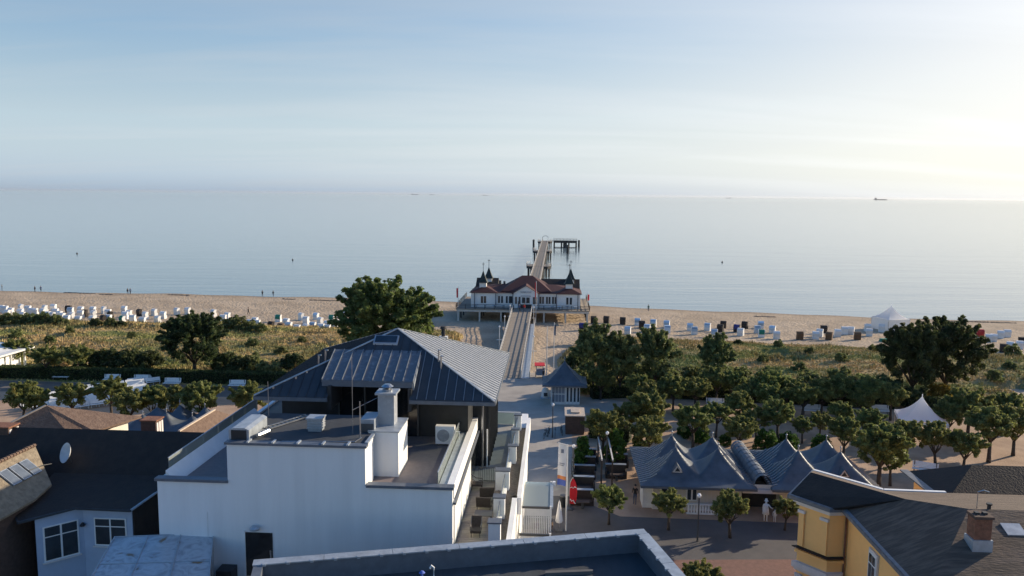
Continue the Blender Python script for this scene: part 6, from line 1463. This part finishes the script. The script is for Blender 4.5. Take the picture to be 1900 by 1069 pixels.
# ---- pagoda tents
def pagoda_tent(label, p, w, eave, apex, rot, walls=True):
    t = thing('pagoda_tent', label, 'tent', p.x, p.y, p.z, world=True, rot=rot, group='white pagoda tents')
    n = 12; vs_ = []; fs_ = []
    for i in range(n + 1):
        s = i / n; r_ = w / 2 * (1 - s) ** 1.0 ; zz = eave + (apex - eave) * (s ** 1.0 * .35 + .65 * s ** 2.3); r_ = max(r_, .03)
        m_ = 5
        for k in range(4):
            a, b = [((-1, -1), (1, -1)), ((1, -1), (1, 1)), ((1, 1), (-1, 1)), ((-1, 1), (-1, -1))][k]
            for j in range(m_):
                f_ = j / m_; vs_.append(((a[0] + (b[0] - a[0]) * f_) * r_, (a[1] + (b[1] - a[1]) * f_) * r_, zz + (.10 * (1 - s) * math.sin(f_ * math.pi))))
    q_ = 20
    for i in range(n):
        for j in range(q_): fs_.append((i * q_ + j, i * q_ + (j + 1) % q_, (i + 1) * q_ + (j + 1) % q_, (i + 1) * q_ + j))
    MB().add(vs_, fs_).build('canopy', 'tent_cloth', t, local=True)
    MB().tube([(0, 0, apex - .05), (0, 0, apex + .25)], .05, 6).build('peak', 'tent_cloth', t, local=True)
    h = w / 2
    for sx in (-1, 1):
        for sy in (-1, 1): MB().tube([(sx * (h - .06), sy * (h - .06), 0), (sx * (h - .06), sy * (h - .06), eave)], .05, 6).build('pole', 'steel', t, local=True)
    MB().box(-h, h, -h - .01, -h + .01, eave - .3, eave + .02).build('valance', 'tent_cloth', t, local=True); MB().box(-h - .01, -h + .01, -h + .011, h - .011, eave - .3, eave + .02).build('valance', 'tent_cloth', t, local=True)
    if walls:
        MB().box(-h + .05, h - .05, -h + .04, -h + .06, 0, eave - .3).build('side_wall', 'tent_cloth', t, local=True)
        MB().box(h - .06, h - .04, -h + .06, h - .05, 0, eave).build('side_wall', 'tent_cloth', t, local=True)
        MB().box(-h + .04, -h + .06, -h + .06, h - .07, 0, eave - .3).build('side_wall', 'tent_cloth', t, local=True)
        MB().box(-h + .05, h - .05, h - .06, h - .04, 0, eave).build('side_wall', 'tent_cloth', t, local=True)
    return t
p = at(1660, 613, 1.1); p.z = float(sand_z(np.array([p.x]), np.array([p.y]))[0]) - .05; p.y += 2.2
pagoda_tent('white pointed tent standing on the right beach near the water', p, 5.6, 2.6, 5.4, R(14))
p = W(41.5, 88.5, 3.0); pagoda_tent('white pointed tent among the promenade trees on the right', p, 4.9, 2.5, 4.9, R(-20), False)
# ---- benches
def bench_proto():
    t = thing('bench', 'x', 'bench', 0, 0, 0, world=True)
    for i in range(4): MB().box(-.95, .95, -.42 + i * .13, -.32 + i * .13, .42, .46).build('seat_slat', 'white_paint', t, local=True)
    for i in range(4): MB().slab([(-.95, .12 + i * .03, .50 + i * .12), (.95, .12 + i * .03, .50 + i * .12), (.95, .15 + i * .03, .60 + i * .12), (-.95, .15 + i * .03, .60 + i * .12)], .03, (0, 1, 0)).build('back_slat', 'white_paint', t, local=True)
    for x in (-.8, .8):
        MB().bar((x, -.38, 0), (x, -.36, .42), .07, .07).build('leg', 'steel_dark', t, local=True); MB().bar((x, .1, 0), (x, .24, .98), .07, .07).build('leg', 'steel_dark', t, local=True)
    proto_children(t); return t
bp_ = bench_proto(); bl = []
for i, (px, py) in enumerate(((115, 705), (208, 710), (263, 711), (320, 717), (440, 721))): bl.append((at(px, py, 3.0), 0, 'white bench before the left hedge, %s from the left' % ORD[i]))
for i, (px, py) in enumerate(((1327, 756), (1505, 768), (1632, 769))): bl.append((at(px, py, 3.0), R(-6), 'white bench among the right promenade trees, %s from the left' % ORD[i]))
bl.append((at(1716, 880, 3.0), R(-30), 'white bench on the gravel beyond the yellow house roof'))
for i, (p, r_, lab) in enumerate(bl):
    if i == 0: bp_.location = p; bp_.rotation_euler = (0, 0, r_); bp_.scale = (1.2,) * 3; tag(bp_, lab, None, 'white park benches')
    else: copy_thing(bp_, p, r_, lab, 'white park benches', 1.2)
# rows of white audience benches on the left
def stalls_proto():
    t = thing('audience_bench', 'x', 'bench', 0, 0, 0, world=True)
    MB().slab([(-.95, -.3, .45), (.95, -.3, .45), (.95, .15, .42), (-.95, .15, .42)], .05).build('seat', 'white_paint', t, local=True)
    MB().slab([(-.95, .16, .5), (.95, .16, .5), (.95, .34, .95), (-.95, .34, .95)], .04, (0, 1, 0)).build('backrest', 'white_paint', t, local=True)
    for x in (-.85, 0, .85): MB().bar((x, .0, 0), (x, .2, .7), .06, .06).build('leg', 'white_paint', t, local=True)
    proto_children(t); return t
sp0 = stalls_proto(); n_ = 0
c_ = at(205, 742, 3.0); a_ = R(38)
for blk, (cx_, cy_, nr, nc) in enumerate(((at(215, 735, 3.0).x, at(215, 735, 3.0).y, 8, 4), (at(140, 748, 3.0).x, at(140, 748, 3.0).y, 7, 3), (at(73, 757, 3.0).x, at(73, 757, 3.0).y, 2, 2), (at(268, 714, 3).x, at(268, 714, 3).y, 2, 2))):
    bn_ = ['right block', 'middle block', 'left block', 'farthest block'][blk]
    for r_ in range(nr):
        for c in range(nc):
            lx, ly = (c - (nc - 1) / 2) * 2.05, (r_ - (nr - 1) / 2) * 1.25
            p = Vector((cx_ + lx * math.cos(a_) - ly * math.sin(a_), cy_ + lx * math.sin(a_) + ly * math.cos(a_), 3.005))
            lab = 'white audience bench, %s from left in %s row from the front, %s' % (ORD[c], ORD[r_], bn_)
            if n_ == 0: sp0.location = p; sp0.rotation_euler = (0, 0, a_); tag(sp0, lab, None, 'white audience benches')
            else: copy_thing(sp0, p, a_, lab, 'white audience benches')
            n_ += 1
# ---- lounge booths on the street terrace
def booth_proto():
    t = thing('lounge_booth', 'x', 'seating', 0, 0, 0, world=True)
    MB().box(-.95, .95, -.1, .9, 0, .42).build('seat', 'wicker_dark', t, local=True)
    MB().box(-.95, .95, .6, .92, .42, 1.15).build('backrest', 'wicker_dark', t, local=True)
    for x in (-1.02, .9): MB().box(x, x + .12, -.1, .92, 0, .75).build('armrest', 'wicker_dark', t, local=True)
    MB().box(-1.0, 1.0, .56, .96, 1.15, 1.2).build('glass_shelf', 'zinc_light', t, local=True)
    MB().box(-.6, .6, -.95, -.35, .60, .65).build('table_top', 'wood_dark', t, local=True)
    MB().box(-.1, .1, -.75, -.55, 0, .6).build('table_leg', 'steel_dark', t, local=True)
    proto_children(t); return t
bo = booth_proto()
bs = [(1080, 938, 'left'), (1083, 912, 'left'), (1085, 890, 'left'), (1087, 873, 'left'), (1089, 858, 'left'), (1143, 888, 'right'), (1147, 868, 'right')]
for i, (px, py, col_) in enumerate(bs):
    lab = 'black wicker lounge booth with table, %s from the front in the %s column' % (ORD[i if col_ == 'left' else i - 5], col_)
    p = at(px, py, 3.0)
    if i == 0: bo.location = p; bo.rotation_euler = (0, 0, -TH); tag(bo, lab, None, 'black lounge booths')
    else: copy_thing(bo, p, -TH, lab, 'black lounge booths')
pg = thing('pergola', 'dark timber pergola frame between the lounge booth columns', 'pergola', *uv_at(1130, 885, 3), 3.0)
for x in (-.9, .1):
    for y in (-2.5, 3.5): MB().box(x - .07, x + .07, y - .07, y + .07, 0, 2.6).build('post', 'wood_dark', pg, local=True)
    MB().box(x - .06, x + .06, -2.9, 3.9, 2.6, 2.75).build('beam', 'pier_rail', pg, local=True)
ws = thing('wind_screen', 'tall grey glass wind screen left of the lounge booths', 'screen', *uv_at(1062, 905, 3), 3.0)
for i in range(6):
    MB().box(-.02, .02, -3 + i * 1.3, -1.85 + i * 1.3, .15, 1.7).build('glass_pane', 'balustrade_glass', ws, local=True)
    MB().box(-.04, .04, -3.1 + i * 1.3, -3.02 + i * 1.3, 0, 1.8).build('post', 'steel_dark', ws, local=True)
# ---- small street things
p = at(1037, 985, 3); fo = thing('folded_parasol', 'white folded parasol standing on the street below the banner', 'parasol', p.x, p.y, 3.0, world=True)
MB().tube([(0, 0, 0), (0, 0, 2.6)], .03, 6).build('pole', 'steel', fo, local=True)
MB().lathe([(.28, .75), (.30, .9), (.2, 1.6), (.08, 2.4), (.02, 2.55)], 0, 0, 8).build('canopy', 'banner_white', fo, local=True)
MB().box(-.3, .3, -.3, .3, 0, .1).build('base', 'cushion_grey', fo, local=True)
for i, (px, py, lab) in enumerate(((1018, 985, 'dark litter bin at the foot of the hotel terrace'), (1045, 940, 'dark litter bin beside the red sail flag'), (975, 645, 'dark litter bin beside the footbridge rail'))):
    p = at(px, py, 3.0); b_ = thing('litter_bin', lab, 'bin', p.x, p.y, 3.0 if i < 2 else gz(p.x, p.y), world=True, group='litter bins')
    MB().lathe([(.26, 0), (.3, .9), (.3, .95)], 0, 0, 12).build('barrel', 'anthracite', b_, local=True); MB().lathe([(.33, .95), (.3, 1.05), (.1, 1.1)], 0, 0, 12).build('lid', 'steel_dark', b_, local=True)
p = at(1001, 700, 3); ct = thing('vendor_cart', 'small vendor cart with red canopy and white side beside the kiosk', 'cart', p.x, p.y, 3.0, world=True)
MB().box(-.5, .5, -.7, .7, .45, 1.2).build('box', 'print_grey', ct, local=True); MB().box(.5, .8, -.5, .5, .5, 1.6).build('side_board', 'white_paint', ct, local=True)
MB().slab([(-.75, -.9, 1.95), (.75, -.9, 1.95), (.75, .9, 2.05), (-.75, .9, 2.05)], .1).build('canopy', 'red_cloth', ct, local=True)
for x in (-.5, .5):
    MB().tube([(x, .6, 1.2), (x, .6, 1.95)], .03, 6).build('post', 'steel_dark', ct, local=True); MB().tube([(x, -.6, 1.2), (x, -.6, 1.95)], .03, 6).build('post', 'steel_dark', ct, local=True)
    w_ = MB().lathe([(.42, -.04), (.45, 0), (.42, .04)], 0, 0, 16).build('wheel', 'anthracite', ct, local=True); w_.rotation_euler = (0, R(90), 0); w_.location = (x * 1.15, 0, .45)
p = at(1012, 738, 3); kr = thing('coin_ride', 'small rounded pale blue coin ride beside the kiosk wall', 'ride', p.x, p.y, 3.0, world=True)
MB().lathe([(.5, 0), (.55, .3), (.52, .9), (.35, 1.3), (.05, 1.45)], 0, 0, 14).build('shell', 'weathered_white', kr, local=True, smooth=True); MB().box(-.25, .25, -.62, -.4, .35, .8).build('window', 'window_glass', kr, local=True); MB().box(-.6, .6, -.5, .5, 0, .1).build('base', 'chair_cloth_blue', kr, local=True)
# bicycles parked in the paved street
def bicycle(label, p, rot):
    t = thing('bicycle', label, 'bicycle', p.x, p.y, 3.0, world=True, rot=rot, group='parked bicycles')
    for x in (-.52, .52):
        mb = MB(); pts_ = [(x + .34 * math.cos(a), 0, .35 + .34 * math.sin(a)) for a in np.linspace(0, 2 * math.pi, 17)]; mb.tube(pts_, .025, 5, cap=False); mb.build('wheel', 'anthracite', t, local=True)
    mb = MB()
    for a, b in (((-.52, .35), (-.15, .75)), ((-.15, .75), (.35, .8)), ((-.05, .32), (-.18, .9)), ((-.05, .32), (.37, .78)), ((.52, .35), (.34, .98)), ((-.52, .35), (-.05, .32))): mb.tube([(a[0], 0, a[1]), (b[0], 0, b[1])], .022, 5)
    mb.build('frame', 'steel_dark', t, local=True)
    MB().box(-.3, -.05, -.07, .07, .9, .96).build('saddle', 'anthracite', t, local=True); MB().tube([(.3, -.28, 1.0), (.36, 0, 1.02), (.3, .28, 1.0)], .018, 5).build('handlebar', 'steel', t, local=True)
for i, (px, py) in enumerate(((1012, 812), (1018, 808), (1030, 810), (1042, 806))): bicycle('dark bicycle parked by the street lamp, %s from the left' % ORD[i], at(px, py, 3.0), R(70 + 8 * i))
# ================================================================== PEOPLE AND FIGURES
def person_mesh(name, pose, m_):
    """one continuous body grown from a skeleton"""
    J = {'pel': (0, 0, .95, .13), 'bel': (0, 0, 1.10, .125), 'che': (0, .01, 1.30, .145), 'nec': (0, .01, 1.49, .06), 'hea': (0, .02, 1.60, .09), 'top': (0, .02, 1.72, .085)}
    st = {'stand': (.05, -.02), 'walk': (.24, -.22), 'reach': (.08, -.03)}[pose]
    for s, n in ((-1, 'l'), (1, 'r')):
        f = st[0] if s < 0 else st[1]
        J['hip' + n] = (s * .09, 0, .88, .10); J['kne' + n] = (s * .10, f * .55 + .03, .48, .065); J['ank' + n] = (s * .10, f, .08, .045); J['toe' + n] = (s * .11, f + .16, .035, .035)
        J['sho' + n] = (s * .19, 0, 1.42, .065)
        if pose == 'reach' and s < 0: J['elb' + n] = (s * .34, .12, 1.25, .045); J['wri' + n] = (s * .45, .30, 1.22, .035); J['han' + n] = (s * .48, .38, 1.22, .035)
        else: J['elb' + n] = (s * .25, -f * .4 - .03, 1.14, .045); J['wri' + n] = (s * .25, -f * .7 + .06, .90, .033); J['han' + n] = (s * .25, -f * .7 + .09, .81, .036)
    Ed = [('pel', 'bel'), ('bel', 'che'), ('che', 'nec'), ('nec', 'hea'), ('hea', 'top')]
    for n in 'lr': Ed += [('pel', 'hip' + n), ('hip' + n, 'kne' + n), ('kne' + n, 'ank' + n), ('ank' + n, 'toe' + n), ('che', 'sho' + n), ('sho' + n, 'elb' + n), ('elb' + n, 'wri' + n), ('wri' + n, 'han' + n)]
    names = list(J); me = bpy.data.meshes.new(name); me.from_pydata([J[n][:3] for n in names], [(names.index(a), names.index(b)) for a, b in Ed], [])
    o = bpy.data.objects.new(name, me); COL.objects.link(o)
    md = o.modifiers.new('skin', 'SKIN')
    for i, n in enumerate(names):
        sv = me.skin_vertices[0].data[i]; sv.radius = (J[n][3], J[n][3]); sv.use_root = (n == 'pel')
    sd = o.modifiers.new('sub', 'SUBSURF'); sd.levels = 1
    bpy.context.view_layer.update()
    me2 = bpy.data.meshes.new_from_object(o.evaluated_get(bpy.context.evaluated_depsgraph_get())); bpy.data.objects.remove(o)
    me2.materials.clear(); me2.materials.append(MATS['skin']); me2.materials.append(MATS[m_[0]]); me2.materials.append(MATS[m_[1]])
    for pl in me2.polygons:
        z = pl.center.z; x = abs(pl.center.x)
        pl.material_index = 0 if (z > 1.47 or (x > .2 and z < 1.0)) else (2 if z < .92 else 1); pl.use_smooth = True
    return me2
PM = {}
def person(label, p, rot, pose, top, bottom, scale=1.0):
    key = (pose, top, bottom)
    if key not in PM: PM[key] = person_mesh('body', pose, (top, bottom))
    t = thing('person', label, 'person', p.x, p.y, p.z, world=True, rot=rot, group='people'); t.scale = (scale,) * 3
    link('body', PM[key], t)
    MB().lathe([(.06, 1.60), (.105, 1.66), (.10, 1.73), (.05, 1.80), (.01, 1.81)], 0, -.0, 10).build('hair', 'hair', t, local=True, smooth=True)
    return t
def sp(px, py, z0=.4):
    p = at(px, py, z0); z = float(sand_z(np.array([p.x]), np.array([p.y]))[0]); p = at(px, py, z); p.z = float(sand_z(np.array([p.x]), np.array([p.y]))[0]); return p
pp = [(65, 541.5, 'stand', 'cloth_black', 'cloth_black', 'person in dark clothes at the waterline far left, left of a close pair'), (76, 541, 'walk', 'cloth_blue', 'cloth_black', 'person in dark clothes at the waterline far left, right of a close pair'),
      (4, 538, 'stand', 'cloth_black', 'cloth_denim', 'person at the left edge of the photograph by the water'), (237, 546, 'walk', 'cloth_black', 'cloth_denim', 'left walker of the couple on the sand left of the dark tree'), (242, 546, 'walk', 'cloth_blue', 'cloth_black', 'right walker of the couple on the sand left of the dark tree'),
      (487, 549, 'stand', 'cloth_black', 'cloth_black', 'person at the waterline left of the large green tree, left of two'), (507, 549.5, 'walk', 'cloth_black', 'cloth_denim', 'person at the waterline left of the large green tree, right of two'),
      (461, 585, 'walk', 'cloth_black', 'cloth_black', 'lone walker in black on the sand above the beach chairs'), (1203, 578, 'stand', 'cloth_green', 'cloth_denim', 'lone person on the sand right of the pier platform')]
for px, py, pose, a, b, lab in pp: person(lab, sp(px, py), rnd.uniform(0, 6.28), pose, a, b)
def bz(v): return zb0 + (zb1 - zb0) * (v - 113) / (DV0 - 113)
person('person in red on the footbridge before the restaurant entrance', W(-6.9, 173.4, bz(173.4)), R(180), 'walk', 'cloth_red', 'cloth_denim')
person('person in blue on the footbridge before the restaurant entrance', W(-7.9, 173.0, bz(173.0)), R(0), 'walk', 'cloth_blue', 'cloth_black')
person('person in black at the restaurant entrance on the pier', W(-8.4, 176.6, ZD), R(90), 'stand', 'cloth_black', 'cloth_black')
person('person in dark clothes at the vendor cart', at(1008, 706, 3.0), R(60), 'stand', 'cloth_black', 'cloth_denim')
person('person in dark clothes standing on the street left of the pavilion', at(1178, 935, 3.0), R(150), 'stand', 'cloth_black', 'cloth_denim')
# white life-size figure with hat before the pavilion passage
p = at(1420, 966, 3.0); fg = thing('statue', 'white life size figure with hat reaching out before the pavilion passage', 'statue', p.x, p.y, 3.0, world=True, rot=R(170))
link('body', person_mesh('body', 'reach', ('white_paint', 'white_paint')), fg)
fg.children[0].data.materials[0] = MATS['white_paint']
MB().lathe([(.14, .55), (.30, .6), (.24, .95), (.19, 1.25), (.2, 1.42), (.08, 1.48)], 0, 0, 14).build('coat', 'white_paint', fg, local=True, smooth=True)
MB().lathe([(.17, 1.72), (.17, 1.74), (.1, 1.75), (.1, 1.88), (.08, 1.92)], 0, .02, 14).build('hat', 'white_paint', fg, local=True)
p = at(1437, 968, 3.0); dg = thing('statue', 'small white child sized figure beside the white figure with hat', 'statue', p.x, p.y, 3.0, world=True, rot=R(160)); dg.scale = (.62,) * 3
link('body', person_mesh('body', 'stand', ('white_paint', 'weathered_white')), dg); dg.children[0].data.materials[0] = MATS['white_paint']
# ================================================================== SHIPS AND BUOYS
def ship(label, px, dist, L, bridge_aft=-1):
    d = ray(px, 400); x = d.x / d.y * dist
    t = thing('cargo_ship', label, 'ship', x, dist, 0, world=True, rot=0, group='ships on the horizon')
    h = L / 2
    MB().add([(-h, -L * .06, 0), (h * .9, -L * .06, 0), (h, 0, 0), (h * .9, L * .06, 0), (-h, L * .06, 0), (-h, -L * .07, L * .055), (h * .93, -L * .07, L * .06), (h * 1.03, 0, L * .07), (h * .93, L * .07, L * .06), (-h, L * .07, L * .055)],
             [(0, 1, 6, 5), (1, 2, 7, 6), (2, 3, 8, 7), (3, 4, 9, 8), (4, 0, 5, 9), (5, 6, 7, 8, 9)]).build('hull', 'hull_grey', t, local=True)
    b = bridge_aft * h * .72
    MB().box(b - L * .07, b + L * .05, -L * .05, L * .05, L * .055, L * .15).build('bridge', 'hull_grey', t, local=True)
    MB().box(b - L * .05, b - L * .02, -L * .02, L * .02, L * .15, L * .19).build('funnel', 'hull_grey', t, local=True)
    for i in range(3): MB().box(-h * .35 + i * h * .4, -h * .1 + i * h * .4, -L * .05, L * .05, L * .055, L * .075).build('hatch', 'hull_grey', t, local=True)
ship('long low cargo ship on the right horizon', 1632, 13500, 225)
ship('small ship on the horizon right of the middle', 1350, 15500, 95, 1)
for i, px in enumerate((770, 802, 900)): ship('faint far ship on the horizon left of the middle, %s from the left' % ORD[i], px, 18500, 120 + 40 * (i == 0))
for i, (px, py) in enumerate(((143, 471), (543, 483), (1340, 487))):
    p = at(px, py, 0); t = thing('buoy', 'small dark buoy floating on the sea, %s from the left' % ORD[i], 'buoy', p.x, p.y, 0, world=True, group='buoys')
    MB().lathe([(.1, -.4), (.4, -.1), (.4, .2), (.2, .4), (.08, .6)], 0, 0, 10).build('float', 'pier_dark', t, local=True, smooth=True); MB().lathe([(.14, .6), (.14, .7), (.02, .8)], 0, 0, 8).build('topmark', 'pier_dark', t, local=True)
# ================================================================== HAZE OVER THE SEA
hm = bpy.data.materials.new('haze_air'); hm.use_nodes = True
hn, hlk = hm.node_tree.nodes, hm.node_tree.links; hn.clear()
ho = hn.new('ShaderNodeOutputMaterial'); hv = hn.new('ShaderNodeVolumePrincipled')
hv.inputs['Color'].default_value = (0.86, 0.89, 0.93, 1); hv.inputs['Density'].default_value = 1.5e-5; hv.inputs['Anisotropy'].default_value = 0.35
hlk.new(hv.outputs[0], ho.inputs['Volume']); MATS['haze_air'] = hm
hz_o = MB().box(-41000, 41000, -720, 41000, -4, 52).build('haze', 'haze_air')
tag(hz_o, 'pale haze over the sea towards the horizon', 'haze', kind='stuff')
